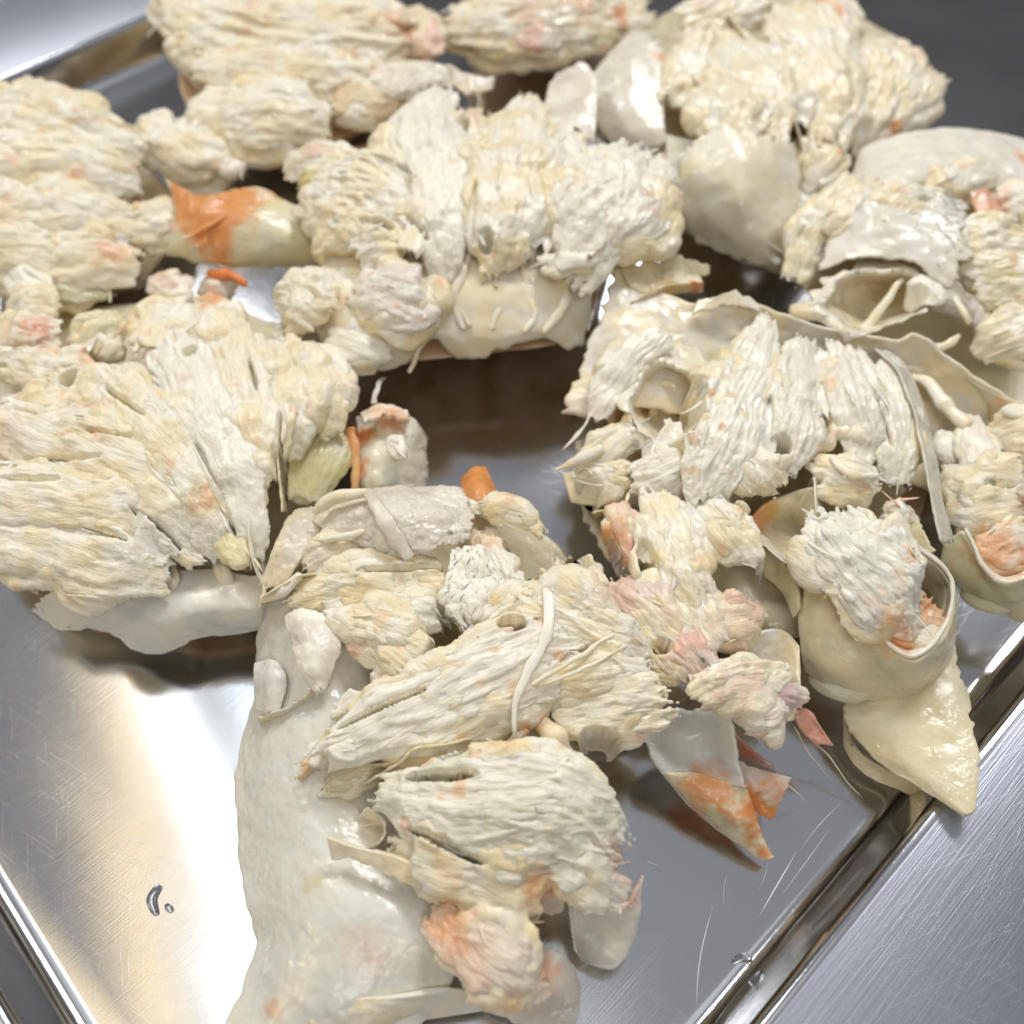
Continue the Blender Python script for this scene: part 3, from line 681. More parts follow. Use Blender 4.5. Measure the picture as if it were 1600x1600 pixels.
# right leg sockets of the front piece
sheet('leg_socket', [[(890, 1385, 1.6), (930, 1412, 1.4), (975, 1412, 1.4), (1008, 1362, 1.5)], [(892, 1430, 1.2), (930, 1450, 1.0), (970, 1450, 1.05), (1000, 1420, 1.2)], [(900, 1480, .7), (925, 1492, .8), (965, 1495, .8), (992, 1455, .7)], [(912, 1500, .4), (930, 1506, .5), (958, 1508, .5), (980, 1485, .45)]], .8, ((.70, .66, .58), W), (.03, .06, .02, .04), .5, 200, 60, 60)
wall([(884, 1392, 1.7), (888, 1430, 1.3), (896, 1480, .8), (908, 1502, .5)], .35, (18, 0), .7, (C, W))
sheet('shell_splinter', [[(845, 1395, 1.8), (865, 1388, 1.85), (884, 1392, 1.8)], [(850, 1428, 1.5), (866, 1430, 1.5), (880, 1424, 1.5)]], .6, ((.68, .56, .46), C), (.05, .1, 0, 0), .3, 200, 24, 24, M_MEMB)
lobe([(760, 1420, 1.5), (820, 1415, 1.6), (860, 1405, 1.6)], [14, 20, 12], .6, 20, tint=(C, W))
# olive tube and ring beside it
strand([(838, 1125, 1.9), (870, 1160, 1.9), (890, 1200, 1.7), (895, 1215, 1.6)], [12, 22, 20, 10], .8, ((.70, .62, .45), C), 'shell_tube')
crater(938, 1162, 36, 20, 1.85, .6, 14, 1.35, .3)
blob('meat_flake', 925, 1152, 1.5, 24, 14, .6, (TN, C), 10)
strand([(800, 1215, 1.8), (845, 1218, 1.95), (880, 1235, 1.9)], [6, 8, 6], .7)
strand([(770, 1190, 1.8), (800, 1160, 1.9), (822, 1140, 2.0)], [8, 8, 10], .6, (OR, TN), 'shell_fringe')
# grey cup shell with orange spike
sheet('leg_socket', [[(1000, 1140, 1.7), (1045, 1108, 1.8), (1100, 1106, 1.8), (1140, 1095, 1.75)], [(1010, 1165, 1.35), (1050, 1140, 1.1), (1110, 1140, 1.1), (1148, 1140, 1.5)], [(1020, 1190, 1.3), (1060, 1185, 1.0), (1110, 1190, 1.0), (1156, 1185, 1.3)], [(1035, 1212, 1.1), (1070, 1212, 1.05), (1120, 1225, 1.0), (1165, 1232, 1.1)]], .8, ((.68, .64, .56), G), (.06, .03, .02, .02), .5)
sheet('shell_spike', [[(1012, 1172, 1.28), (1038, 1204, 1.14), (1080, 1206, 1.08), (1122, 1218, 1.03), (1168, 1226, 1.1)], [(1035, 1205, .9), (1090, 1255, .85), (1140, 1270, .9), (1170, 1275, .85), (1182, 1280, .75)], [(1090, 1270, .55), (1135, 1295, .6), (1165, 1305, .6), (1182, 1310, .6), (1192, 1312, .5)], [(1185, 1335, .3), (1192, 1340, .32), (1198, 1342, .34), (1202, 1342, .34), (1206, 1340, .3)]], .8, (OL, C), (0, 0, .03, .02), .3, 200, 70, 60)
sheet('shell_splinter', [[(1150, 1185, 1.1), (1185, 1200, 1.15), (1240, 1215, 1.0)], [(1158, 1225, 1.0), (1190, 1235, 1.05), (1228, 1240, .95)], [(1180, 1270, .8), (1195, 1280, .8), (1208, 1282, .75)]], .5, (TN, (.74, .62, .52)), (.03, .05, 0, .06), .4, 200, 40, 40, M_MEMB)
sheet('shell_splinter', [[(1145, 1140, 1.0), (1165, 1165, .9), (1205, 1195, .8)], [(1150, 1180, .7), (1175, 1190, .7), (1210, 1200, .65)]], .5, ((.5, .24, .16), TN), (0, .1, 0, 0), .3, 200, 30, 30, M_MEMB)
# pink flesh on the right with knuckle and shard
lobe([(960, 905, 1.8), (1000, 950, 2.0), (1060, 1010, 2.0), (1110, 1070, 1.9)], [26, 36, 40, 30], .5, 60, (3, 7), (.15, .4), (C, (.78, .62, .52)), .05, pk=.22)
lobe([(1040, 950, 2.0), (1080, 1010, 2.1), (1120, 1060, 2.0)], [14, 20, 12], .6, 36, (3, 6), (.2, .5), (W, PK), .08)
lobe([(1085, 1085, 1.9), (1130, 1075, 1.95), (1180, 1060, 1.9), (1225, 1050, 1.8)], [24, 28, 26, 16], .6, 40, (4, 8), (.15, .35), (W, C), pk=.15)
lobe([(1150, 1130, 1.6), (1190, 1110, 1.75), (1225, 1100, 1.6)], [16, 30, 20], .8, 30, (4, 8), (.15, .3), (W, (.78, .6, .54)), .02, pk=.1)
lobe([(1180, 1080, 1.8), (1225, 1085, 1.7), (1258, 1095, 1.5)], [16, 22, 16], .6, 16, (4, 8), (.2, .5), (W, (.7, .5, .48)), .02)
sheet('shell_splinter', [[(1235, 1110, 1.4), (1258, 1106, 1.4), (1272, 1120, 1.35)], [(1250, 1140, 1.25), (1275, 1135, 1.25), (1290, 1148, 1.2)], [(1275, 1165, 1.1), (1292, 1166, 1.1), (1304, 1166, 1.05)]], .6, (PK, (.72, .42, .32)), (.03, .05, 0, 0), .3, 200, 36, 30)
strand([(1240, 1135, 1.2), (1265, 1175, .6), (1295, 1215, .2)], [1.2, 1, .5], 1, (W, C), 'bristle')
strand([(1262, 1150, 1.1), (1300, 1190, .6), (1345, 1245, .2)], [1.2, 1, .5], 1, (W, C), 'bristle')
strand([(1215, 1210, .9), (1240, 1235, .6), (1255, 1250, .3)], [1, 1, .5], 1, (W, C), 'bristle')
# ring bones at the top of the front piece
lobe([(730, 795, 1.95), (775, 792, 2.1), (820, 805, 2.1), (845, 835, 1.95)], [8, 11, 11, 8], .6, 16, (3, 6), (.3, .6), (W, C))
crater(803, 838, 20, 19, 2.15, .6, 0, 1.9, .3)
crater(826, 886, 26, 15, 2.1, .5, 0, 1.8, .3)
crater(902, 862, 30, 24, 2.0, .5, 40, 1.45, .3)
lobe([(760, 830, 1.7), (770, 870, 1.85), (790, 920, 1.9)], [18, 26, 22], .6, 40, (3, 6), (.2, .5), (W, C), pk=.2)
lobe([(880, 870, 1.6), (900, 905, 1.75), (935, 930, 1.8)], [22, 26, 22], .6, 30, tint=(W, C), pk=.1)
lobe([(830, 900, 1.8), (840, 930, 1.95), (880, 940, 2.0)], [18, 26, 24], .6, 30, tint=(W, C))
sheet('shell_nub', [[(722, 748, .9), (740, 732, 1.1), (758, 728, 1.0)], [(722, 775, 1.3), (748, 760, 1.5), (775, 765, 1.3)], [(735, 800, 1.5), (760, 795, 1.6), (790, 800, 1.5)]], 1.0, (OR, (.8, .34, .1)), (.05, 0, 0, .04), .4, 200, 36, 36)
strand([(720, 780, 1.9), (755, 795, 2.0), (785, 805, 2.0)], [6, 7, 5], .6)
fissures((640, 895, 80, 5, 2.0, .5, -3), (600, 1115, 75, 5, 2.1, .6, -22), (690, 1222, 60, 8, 2.2, .7, 3), (680, 1010, 24, 10, 2.1, .7, -60), (560, 1060, 24, 16, 1.9, .6, 30), (700, 970, 30, 12, 2.0, .5, 60), (800, 985, 26, 12, 2.2, .5, 0), (905, 1020, 40, 6, 2.3, .4, -25), (700, 1330, 70, 6, 2.0, .5, 25), (1035, 1010, 16, 12, 2.1, .5, 0))
flakes((560, 920, 720, 1060), 46, 2.0, (14, 34), (3, 6), 20, 35)
flakes((760, 960, 1000, 1100), 50, 2.3, (16, 44), (2, 5), -20, 30)
flakes((700, 1220, 940, 1350), 40, lambda x, y: 2.5 - abs(y - 1280) * .004, (16, 50), (2, 5), 10, 30)

# ================================================================== right middle piece with the big orange leg socket
piece('crab section with round hollow and big orange-rimmed leg socket, beside tray rim', (1200, 800), 0.0003, [
    (1400, 990, 1.9, 36, OR, .6), (1452, 940, 2.0, 26, OR, .6), (1350, 955, 1.9, 30, OR, .45), (1188, 805, 1.7, 24, OR, .8), (1205, 795, 1.7, 16, (.8, .5, .08), .7), (1400, 795, 1.9, 18, OR, .7), (1000, 640, 1.4, 30, (.72, .42, .08), .8),
    (1100, 560, 2.2, 40, Y, .45), (1130, 545, 2.2, 26, (.8, .66, .22), .6), (945, 850, 1.6, 26, OR, .9), (965, 890, 1.5, 26, OR, .8), (1085, 445, 2.1, 14, OR, .9), (1050, 450, 2.1, 26, (.72, .5, .14), .6),
    (1160, 960, 1.7, 36, PK, .4), (1140, 1000, 1.7, 40, PK, .35), (900, 640, 2.0, 40, (.80, .64, .54), .6), (1350, 785, 1.6, 14, OR, .4), (1310, 1160, .6, 24, OR, .8), (1330, 830, 2.4, 10, OR, .5), (980, 870, 1.6, 20, PK, .7)])
sheet('shell_plate', [
    [(955, 402, 2.4), (1000, 440, 2.2), (1090, 470, 2.2), (1140, 455, 2.3), (1200, 476, 2.3), (1290, 505, 2.3), (1400, 528, 2.3), (1440, 516, 2.4), (1520, 585, 2.2), (1602, 632, 2.0)],
    [(940, 480, 2.2), (1000, 520, 2.2), (1080, 520, 2.0), (1150, 520, 1.8), (1220, 530, 1.9), (1300, 545, 1.9), (1380, 560, 1.9), (1440, 580, 1.8), (1510, 630, 1.7), (1590, 670, 1.6)],
    [(895, 585, 1.9), (960, 580, 2.1), (1040, 540, 2.1), (1120, 580, 1.9), (1200, 600, 1.6), (1290, 620, 1.5), (1370, 640, 1.5), (1430, 660, 1.3), (1490, 700, 1.2), (1560, 730, 1.2)],
    [(872, 650, 1.7), (930, 650, 1.9), (980, 640, 1.9), (1130, 660, 1.5), (1200, 700, 1.3), (1290, 720, 1.2), (1370, 740, 1.2), (1430, 760, 1.1), (1480, 780, 1.1), (1540, 790, 1.1)]], 1.0, ((.74, .70, .60), C), (.03, .03, .02, .02), .8, 150, 90, 150)
sheet('inner_membrane', [[(890, 690, 1.2), (1000, 680, 1.0), (1200, 700, 1.0), (1400, 720, 1.1)], [(900, 800, 1.1), (1050, 800, .9), (1250, 800, .9), (1440, 820, 1.2)], [(960, 900, 1.0), (1100, 900, .8), (1250, 900, .9), (1400, 900, 1.3)], [(1000, 960, 1.0), (1100, 1000, .9), (1240, 1000, .9), (1300, 960, 1.2)]], 1.0, (B, OL), (0, .03, .03, .03), .8, 120, 60, 60, M_MEMB)
sheet('belly_shell', [[(950, 640, 1.2), (1100, 560, 1.2), (1300, 560, 1.2), (1440, 600, 1.2)], [(960, 760, .5), (1100, 750, .05), (1300, 760, .05), (1440, 800, .5)], [(980, 900, .6), (1100, 930, .4), (1220, 960, .5), (1290, 1000, .6)]], .8, (BR, (.62, .42, .2)), (0, 0, 0, 0), .6)
sheet('shell_flap', [[(958, 400, 2.4), (1010, 405, 2.4), (1060, 398, 2.3), (1080, 400, 2.3), (1112, 412, 2.2)], [(970, 425, 2.35), (1010, 430, 2.25), (1060, 425, 2.15), (1108, 432, 2.1)], [(985, 450, 2.3), (1010, 460, 2.2), (1060, 448, 2.1), (1090, 458, 2.1)]], .5, (OL, C), (.15, .05, 0, .1), .5, 200, 40, 70, M_MEMB)
wall([(985, 470, 2.35), (1020, 452, 2.35), (1060, 440, 2.3), (1098, 438, 2.25)], .25, (0, 18), .6, (W, C))
sheet('meat_flake', [[(1090, 470, 2.35), (1115, 462, 2.4), (1145, 452, 2.45), (1180, 468, 2.4)], [(1080, 495, 2.35), (1110, 485, 2.3), (1150, 480, 2.3), (1190, 490, 2.3)]], .7, (W, C), (.2, .2, 0, 0), .4, 200, 30, 50)
# arch round the hollow
lobe([(930, 660, 2.05), (955, 600, 2.25), (1000, 545, 2.4), (1050, 525, 2.4)], [14, 20, 22, 14], .5, 30, (3, 6), (.3, .7), (W, W), .02)
crater(1045, 635, 60, 66, 2.3, 1.0, 0, 1.55, .3)
blob('meat_flake', 1036, 608, 1.9, 22, 18, .8, (W, C), 70, 12)
lobe([(1000, 700, 1.95), (1020, 670, 2.1), (1032, 645, 2.15)], [22, 26, 16], .7, 36, (3, 7), (.25, .5), (W, W))
lobe([(1075, 650, 1.9), (1080, 690, 2.0), (1070, 740, 2.0)], [18, 24, 20], .6, 30, (3, 7), (.25, .5), (W, C))
lobe([(910, 730, 1.9), (960, 690, 2.1), (1000, 660, 2.0)], [14, 20, 14], .6, 30, (3, 6), (.3, .6), (W, C), .06, pk=.1)
lobe([(985, 750, 1.9), (1040, 735, 2.1), (1095, 710, 2.1)], [20, 34, 20], .6, 50, (3, 8), (.25, .6), (W, W), .1)
strand([(868, 735, 1.95), (900, 720, 2.1), (940, 700, 2.2)], [3, 8, 8], .5)
# lower left pocket of the section
crater(915, 765, 32, 24, 1.95, .6, 15, 1.4, .3)
wall([(900, 735, 2.0), (915, 730, 2.05), (930, 745, 2.0), (945, 750, 2.0), (965, 745, 2.0)], .4, (0, 8), 1.2, (W, C), (.05, 0, 0, 0))
sheet('shell_lining', [[(878, 740, 1.5), (920, 735, 1.5), (970, 740, 1.5)], [(892, 785, 1.4), (925, 790, 1.4), (965, 790, 1.4)]], .7, (OL, C), (0, 0, 0, 0), .4, 200, 30, 30)
lobe([(900, 730, 1.8), (940, 745, 1.9), (980, 740, 1.9)], [14, 20, 16], .7, 30, (3, 6), (.2, .4), (W, C))
crater(952, 865, 20, 46, 1.8, .6, -28, 1.5, .3, (W, PK))
wall([(925, 800, 1.9), (945, 800, 1.9), (955, 830, 1.9), (975, 870, 1.85), (995, 910, 1.8)], .6, (6, 10), .8, (C, PK), (.12, 0, 0, 0))
crater(1010, 890, 16, 46, 1.95, .5, -8, 1.6, .3)
lobe([(1020, 770, 2.0), (1040, 830, 2.1), (1065, 900, 2.1), (1090, 960, 1.95)], [28, 36, 44, 30], .5, 80, (3, 7), (.15, .4), (W, C), .04)
lobe([(960, 790, 1.9), (975, 830, 1.9), (990, 880, 1.8)], [14, 16, 10], .6, 30, (2, 5), (.25, .6), (C, PK), .05, pk=.3)
# central bundles
lobe([(1200, 500, 2.15), (1165, 580, 2.35), (1135, 660, 2.45), (1110, 740, 2.3), (1100, 790, 2.1)], [16, 38, 56, 50, 30], .45, 110, (3, 8), (.15, .45), (W, W), .04, .25)
lobe([(1170, 690, 2.3), (1190, 730, 2.35), (1220, 760, 2.2)], [22, 40, 22], .5, 40, (3, 8), (.2, .5), (W, C))
lobe([(1255, 530, 2.15), (1245, 600, 2.35), (1240, 680, 2.4), (1225, 740, 2.2)], [18, 34, 40, 26], .45, 80, (3, 8), (.2, .5), (W, (.78, .74, .6)), .04, .25)
lobe([(1320, 540, 2.2), (1330, 600, 2.35), (1345, 660, 2.35), (1350, 730, 2.1)], [26, 40, 38, 22], .42, 70, (3, 8), (.2, .5), ((.78, .74, .6), W), .02, .2)
lobe([(1385, 560, 2.2), (1395, 640, 2.3), (1405, 700, 2.25), (1398, 760, 2.05)], [14, 26, 30, 18], .42, 60, (3, 6), (.3, .7), ((.78, .74, .58), W), .03, .15)
lobe([(1270, 720, 2.2), (1320, 745, 2.3), (1370, 750, 2.2)], [18, 28, 16], .5, 40, (3, 7), (.2, .5), (W, C))
strand([(1300, 715, 2.4), (1330, 740, 2.5), (1372, 742, 2.45)], [5, 8, 5], .6)
sheet('septum', [[(1365, 545, 2.3), (1400, 580, 2.4), (1425, 640, 2.45), (1440, 700, 2.45), (1452, 770, 2.4), (1470, 850, 2.3)], [(1400, 545, 1.9), (1430, 600, 2.0), (1450, 660, 2.0), (1462, 720, 2.0), (1475, 790, 1.95), (1490, 850, 1.9)]], .5, ((.68, .66, .56), W), (.03, 0, .02, .02), .3, 200, 24, 90, M_MEMB)
# strips below
wall([(1150, 830, 2.0), (1190, 850, 2.1), (1225, 880, 2.15), (1260, 880, 2.1), (1270, 865, 2.05)], .3, (0, -14), .7, (TN, W), (.1, 0, 0, 0), material=M_MEMB)
lobe([(1085, 785, 2.1), (1140, 835, 2.15), (1190, 885, 2.05)], [18, 26, 12], .45, 50, (3, 7), (.2, .5), (W, C), .06)
sheet('socket_lining', [[(1160, 830, 1.5), (1190, 790, 1.8), (1235, 770, 1.9), (1275, 760, 2.1)], [(1180, 850, 1.3), (1215, 830, 1.4), (1250, 830, 1.5), (1280, 850, 1.9)], [(1215, 880, 1.4), (1240, 880, 1.5), (1265, 880, 1.6), (1290, 890, 1.9)]], .8, ((.74, .68, .46), C), (0, 0, 0, 0), .3)
wall([(1272, 745, 2.3), (1276, 800, 2.35), (1280, 850, 2.3), (1300, 885, 2.2)], .6, (10, 4), .6, (W, C), (.03, 0, 0, 0))
lobe([(1110, 790, 2.1), (1140, 820, 2.15), (1130, 850, 2.0)], [18, 26, 14], .6, 40, (3, 7), (.2, .5), (W, C), .1)
crater(1212, 915, 28, 40, 2.0, .6, -25, 1.4, .3)
sheet('shell_cup', [[(1190, 850, 1.9), (1220, 870, 1.9), (1245, 910, 1.8), (1250, 950, 1.7)], [(1195, 900, 1.5), (1215, 915, 1.5), (1230, 935, 1.5), (1240, 965, 1.5)]], .7, (OL, C), (0, 0, 0, 0), .3)
# grey cup at the bottom
crater(1205, 1018, 38, 36, 1.9, .7, 10, 1.4, .35, (W, C))
sheet('shell_cup', [[(1155, 1000, 1.5), (1190, 985, 1.5), (1225, 985, 1.5), (1250, 1010, 1.5)], [(1150, 1040, 1.3), (1185, 1040, 1.2), (1220, 1040, 1.3), (1250, 1050, 1.5)], [(1140, 1070, 1.5), (1180, 1075, 1.4), (1220, 1070, 1.4), (1252, 1070, 1.5)]], .8, (G, C), (0, 0, 0, 0), .4)
lobe([(1120, 960, 1.9), (1150, 965, 1.95), (1190, 960, 1.9)], [22, 30, 16], .5, 40, (3, 7), (.2, .5), (C, PK), .05, pk=.25)
lobe([(1060, 920, 1.95), (1100, 960, 2.0), (1130, 1010, 1.9)], [22, 30, 22], .5, 40, (3, 6), (.2, .5), (W, C), .05, pk=.12)
# big leg socket
lobe([(1305, 800, 2.3), (1325, 850, 2.4), (1365, 900, 2.4), (1410, 945, 2.25), (1440, 960, 2.0)], [46, 62, 66, 50, 28], .42, 110, (4, 9), (.1, .28), (W, (.79, .77, .66)), .02, .5, rough=1.6)
lobe([(1335, 940, 1.9), (1380, 975, 1.95), (1425, 985, 1.95), (1455, 940, 1.95)], [12, 24, 24, 20], .6, 30, (4, 9), (.15, .3), ((.84, .52, .28), (.88, .68, .48)), .02)
sheet('leg_socket', [[(1258, 920, 1.7), (1290, 918, 2.0), (1318, 926, 2.1), (1340, 960, 2.05), (1385, 1005, 2.0), (1425, 1028, 2.0), (1465, 1000, 2.0), (1484, 955, 2.0), (1482, 900, 2.1), (1440, 865, 2.2), (1400, 845, 2.3)],
    [(1250, 960, 1.5), (1280, 970, 1.75), (1310, 980, 1.8), (1340, 1005, 1.75), (1385, 1040, 1.7), (1425, 1055, 1.65), (1465, 1025, 1.65), (1488, 980, 1.7), (1488, 930, 1.8), (1450, 890, 1.9), (1410, 860, 2.0)],
    [(1254, 1020, 1.2), (1285, 1035, 1.4), (1320, 1050, 1.4), (1350, 1062, 1.35), (1390, 1075, 1.25), (1430, 1075, 1.15), (1468, 1045, 1.2), (1488, 1005, 1.2), (1486, 960, 1.3), (1450, 920, 1.4), (1415, 880, 1.5)],
    [(1258, 1045, .9), (1290, 1065, 1.0), (1325, 1085, 1.0), (1355, 1092, .95), (1395, 1095, .85), (1430, 1095, .8), (1462, 1065, .8), (1480, 1030, .8), (1470, 990, .9), (1445, 950, 1.0), (1415, 900, 1.1)]], 1.1, ((.74, .68, .46), C), (.012, 0, 0, 0), .25, 150, 60, 160)
wall([(1318, 924, 2.14), (1340, 958, 2.1), (1385, 1003, 2.06), (1425, 1027, 2.06), (1466, 998, 2.06), (1485, 955, 2.06), (1483, 900, 2.16), (1440, 863, 2.26), (1398, 842, 2.36)], .12, (-4, -8), 1.3, (W, W), (.02, 0, 0, 0), name='socket_rim', nv=120)
sheet('socket_lining', [[(1400, 845, 2.2), (1445, 875, 2.05), (1478, 915, 1.9), (1475, 965, 1.85)], [(1385, 860, 1.7), (1425, 890, 1.5), (1455, 930, 1.5), (1455, 970, 1.6)]], .6, ((.76, .70, .48), C), (0, 0, 0, 0), .3)
lobe([(1265, 1052, .85), (1310, 1072, 1.05), (1360, 1082, 1.1)], [18, 24, 20], .8, 0, tint=((.76, .70, .48), (.76, .72, .54)), name='shell_knob', rough=.3)
sheet('shell_plate', [[(1312, 1092, .8), (1370, 1080, .95), (1430, 1065, 1.0), (1480, 1015, 1.1), (1490, 1000, 1.0)], [(1325, 1140, .7), (1380, 1130, .95), (1440, 1110, 1.1), (1490, 1085, 1.15), (1508, 1075, 1.0)], [(1365, 1185, .7), (1410, 1180, 1.0), (1460, 1165, 1.15), (1510, 1145, 1.2), (1526, 1135, 1.15)], [(1430, 1228, .95), (1460, 1225, 1.15), (1490, 1215, 1.25), (1522, 1200, 1.25), (1533, 1195, 1.2)], [(1508, 1272, 1.28), (1511, 1274, 1.3), (1514, 1274, 1.3), (1517, 1272, 1.3), (1520, 1268, 1.28)]], .9, ((.76, .67, .43), (.82, .75, .55)), (0, .0, .03, .09), .4, 120, 110, 70, fine=.05)
sheet('shell_plate', [[(1318, 1110, .55), (1345, 1175, .35), (1430, 1222, .45), (1490, 1255, .6)], [(1320, 1170, .2), (1350, 1210, .2), (1420, 1240, .25), (1480, 1262, .5)]], .7, (OL, B), (0, .05, 0, 0), .3)
sheet('membrane_fold', [[(1400, 780, 2.2), (1430, 800, 2.2), (1462, 860, 2.2)], [(1380, 800, 2.0), (1405, 830, 2.0), (1440, 870, 2.0)], [(1360, 830, 2.0), (1390, 850, 2.0), (1420, 880, 1.9)]], .6, (C, OL), (.1, .1, 0, 0), .5, 250, 40, 40)
lobe([(1385, 790, 2.1), (1405, 800, 2.2), (1430, 815, 2.15)], [8, 14, 8], .6, 20, (3, 6), (.2, .5), (PK, W), .1)
fissures((1200, 660, 50, 5, 2.4, .4, 100), (1290, 640, 60, 4, 2.4, .45, 92), (1372, 650, 70, 4, 2.3, .45, 84), (1215, 700, 22, 16, 2.4, .4, 0), (1160, 800, 40, 5, 2.1, .5, 40), (1270, 750, 20, 10, 2.2, .4, 0))
flakes((1080, 560, 1260, 760), 60, 2.5, (20, 60), (2, 5), 105, 22)
flakes((1010, 780, 1160, 960), 50, 2.15, (12, 34), (2, 5), 60, 40)
flakes((1280, 800, 1420, 950), 50, 2.6, (8, 20), (3, 6), None, 60)

# ================================================================== far right piece
piece('crab section with two adjoining round hollows and an orange skin patch', (1500, 480), 0.00044, [
    (1545, 325, 2.2, 24, (.82, .42, .24), .95), (1558, 350, 2.2, 26, (.82, .42, .24), .95), (1592, 262, 2.0, 20, OR, .7), (1560, 655, 1.5, 26, OR, .7), (1575, 690, 1.5, 20, (.75, .55, .08), .8), (1560, 865, 1.7, 44, OR, .7), (1550, 500, 2.0, 30, Y, .6), (1600, 800, 1.8, 26, OR, .6)])
bowl(1520, 520, 110, 220, .9)
sheet('shell_plate', [[(1335, 262, 1.5), (1350, 232, 1.9), (1400, 212, 2.1), (1470, 203, 2.1), (1540, 208, 2.1), (1640, 228, 2.0)], [(1330, 300, 2.0), (1400, 265, 2.4), (1470, 255, 2.4), (1560, 255, 2.3), (1650, 280, 2.2)], [(1290, 350, 2.0), (1370, 300, 2.4), (1450, 290, 2.3), (1560, 300, 2.1), (1650, 320, 2.1)]], 1.0, ((.84, .80, .68), W), (0, .05, 0, 0), .6, 130, 60, 90)
sheet('inner_membrane', [[(1260, 420, 1.3), (1340, 320, 1.4), (1480, 320, 1.3), (1650, 340, 1.4)], [(1260, 450, 1.2), (1400, 440, .9), (1520, 440, 1.0), (1650, 450, 1.2)], [(1330, 520, 1.0), (1420, 530, .9), (1540, 540, 1.0), (1650, 560, 1.2)], [(1440, 600, .9), (1500, 640, .9), (1560, 680, 1.0), (1650, 720, 1.0)], [(1440, 760, .9), (1500, 800, .9), (1560, 820, .9), (1650, 840, .9)]], 1.0, (B, OL), (0, 0, 0, 0), .8, 120, 60, 60, M_MEMB)
lobe([(1240, 440, 1.6), (1270, 380, 1.9), (1300, 330, 2.1), (1335, 280, 2.2)], [18, 30, 30, 20], .6, 50, (3, 7), (.3, .7), ((.76, .72, .54), C), .06, .2)
lobe([(1300, 390, 2.0), (1350, 350, 2.25), (1400, 300, 2.3)], [26, 40, 30], .5, 26, (4, 8), (.3, .7), (TN, C), .02, .2, rough=.7)
lobe([(1400, 380, 2.1), (1440, 350, 2.35), (1490, 330, 2.3)], [40, 60, 40], .4, 40, (4, 9), (.2, .5), (C, W), .02)
lobe([(1420, 300, 2.2), (1490, 285, 2.35), (1570, 262, 2.2)], [16, 22, 14], .6, 30, (4, 8), (.3, .7), (W, W), .02, .2)
lobe([(1480, 400, 2.2), (1530, 395, 2.4), (1600, 400, 2.4)], [30, 46, 50], .45, 60, (4, 8), (.15, .4), (W, C))
sheet('orange_skin', [[(1515, 300, 2.55), (1540, 297, 2.6), (1560, 318, 2.6)], [(1525, 330, 2.6), (1548, 330, 2.65), (1570, 340, 2.6)], [(1545, 365, 2.55), (1560, 368, 2.6), (1592, 362, 2.5)]], .5, ((.82, .42, .24), (.8, .5, .34)), (.03, .08, 0, .05), .6, 300, 36, 36)
lobe([(1560, 330, 2.3), (1600, 320, 2.4), (1650, 330, 2.4)], [24, 34, 34], .5, 30, tint=(W, W))
lobe([(1530, 470, 2.1), (1580, 450, 2.3), (1640, 460, 2.3)], [22, 40, 40], .45, 50, (3, 7), (.2, .5), (W, Y))
lobe([(1530, 560, 1.8), (1570, 530, 2.1), (1630, 520, 2.2)], [20, 40, 44], .45, 40, (4, 8), (.2, .5), (C, W))
crater(1368, 470, 78, 50, 2.25, 1.0, -8, 1.35, .3)
sheet('membrane_skin', [[(1300, 330, 2.2), (1370, 290, 2.5), (1440, 298, 2.55), (1512, 312, 2.5)], [(1290, 385, 2.1), (1370, 360, 2.55), (1450, 360, 2.6), (1524, 390, 2.5)], [(1270, 432, 2.05), (1340, 405, 2.42), (1410, 408, 2.45), (1488, 452, 2.35)]], .5, ((.83, .78, .63), (.86, .82, .72)), (.12, .04, .05, .1), 1.6, 110, 60, 60)
strand([(1410, 438, 2.1), (1385, 470, 2.0), (1350, 515, 1.8)], [5, 6, 6], .6)
blob('meat_flake', 1450, 455, 2.3, 34, 20, .6, (W, W), 40, 16)
crater(1488, 512, 22, 34, 2.15, .8, 12, 1.5, .3)
strand([(1495, 465, 2.3), (1505, 490, 2.35), (1515, 505, 2.3)], [5, 6, 5], .7)
strand([(1432, 528, 2.2), (1465, 545, 2.1), (1500, 525, 2.1)], [5, 8, 4], .5)
# lower half
sheet('chamber_wall', [[(1440, 525, 2.3), (1480, 560, 2.2), (1530, 600, 2.1), (1590, 630, 2.0)], [(1430, 570, 1.6), (1480, 600, 1.6), (1530, 640, 1.6), (1570, 680, 1.6)], [(1440, 620, 1.2), (1480, 640, 1.2), (1520, 680, 1.2), (1560, 710, 1.3)]], .9, ((.74, .70, .52), OL), (0, 0, 0, 0), .4, 150, 50, 60)
strand([(1425, 590, 1.8), (1450, 598, 1.9), (1480, 635, 1.9), (1510, 665, 1.9)], [8, 12, 13, 12], .5, (W, C))
blob('meat_flake', 1485, 700, 1.7, 24, 26, .6, (W, W), 100, 8, .5)
lobe([(1520, 650, 1.8), (1530, 700, 1.9), (1555, 740, 1.9)], [12, 20, 18], .6, 26, (3, 7), (.3, .6), (TN, W))
lobe([(1470, 740, 1.6), (1530, 750, 1.9), (1600, 740, 2.0)], [16, 30, 30], .5, 60, (3, 7), (.2, .5), (W, C), .06)
lobe([(1480, 800, 1.6), (1530, 800, 1.85), (1590, 790, 1.9)], [16, 34, 30], .5, 50, (3, 8), (.2, .5), (W, C), .04)
lobe([(1550, 690, 1.7), (1590, 680, 2.0), (1630, 690, 2.0)], [20, 40, 40], .5, 40, (3, 8), (.2, .5), (W, C), pk=.1)
strand([(1570, 640, 2.2), (1590, 650, 2.2), (1620, 640, 2.2)], [8, 6, 8], .6)
lobe([(1520, 840, 1.6), (1560, 850, 1.75), (1610, 830, 1.8)], [20, 34, 34], .5, 40, (4, 8), (.2, .5), (W, C), .02)
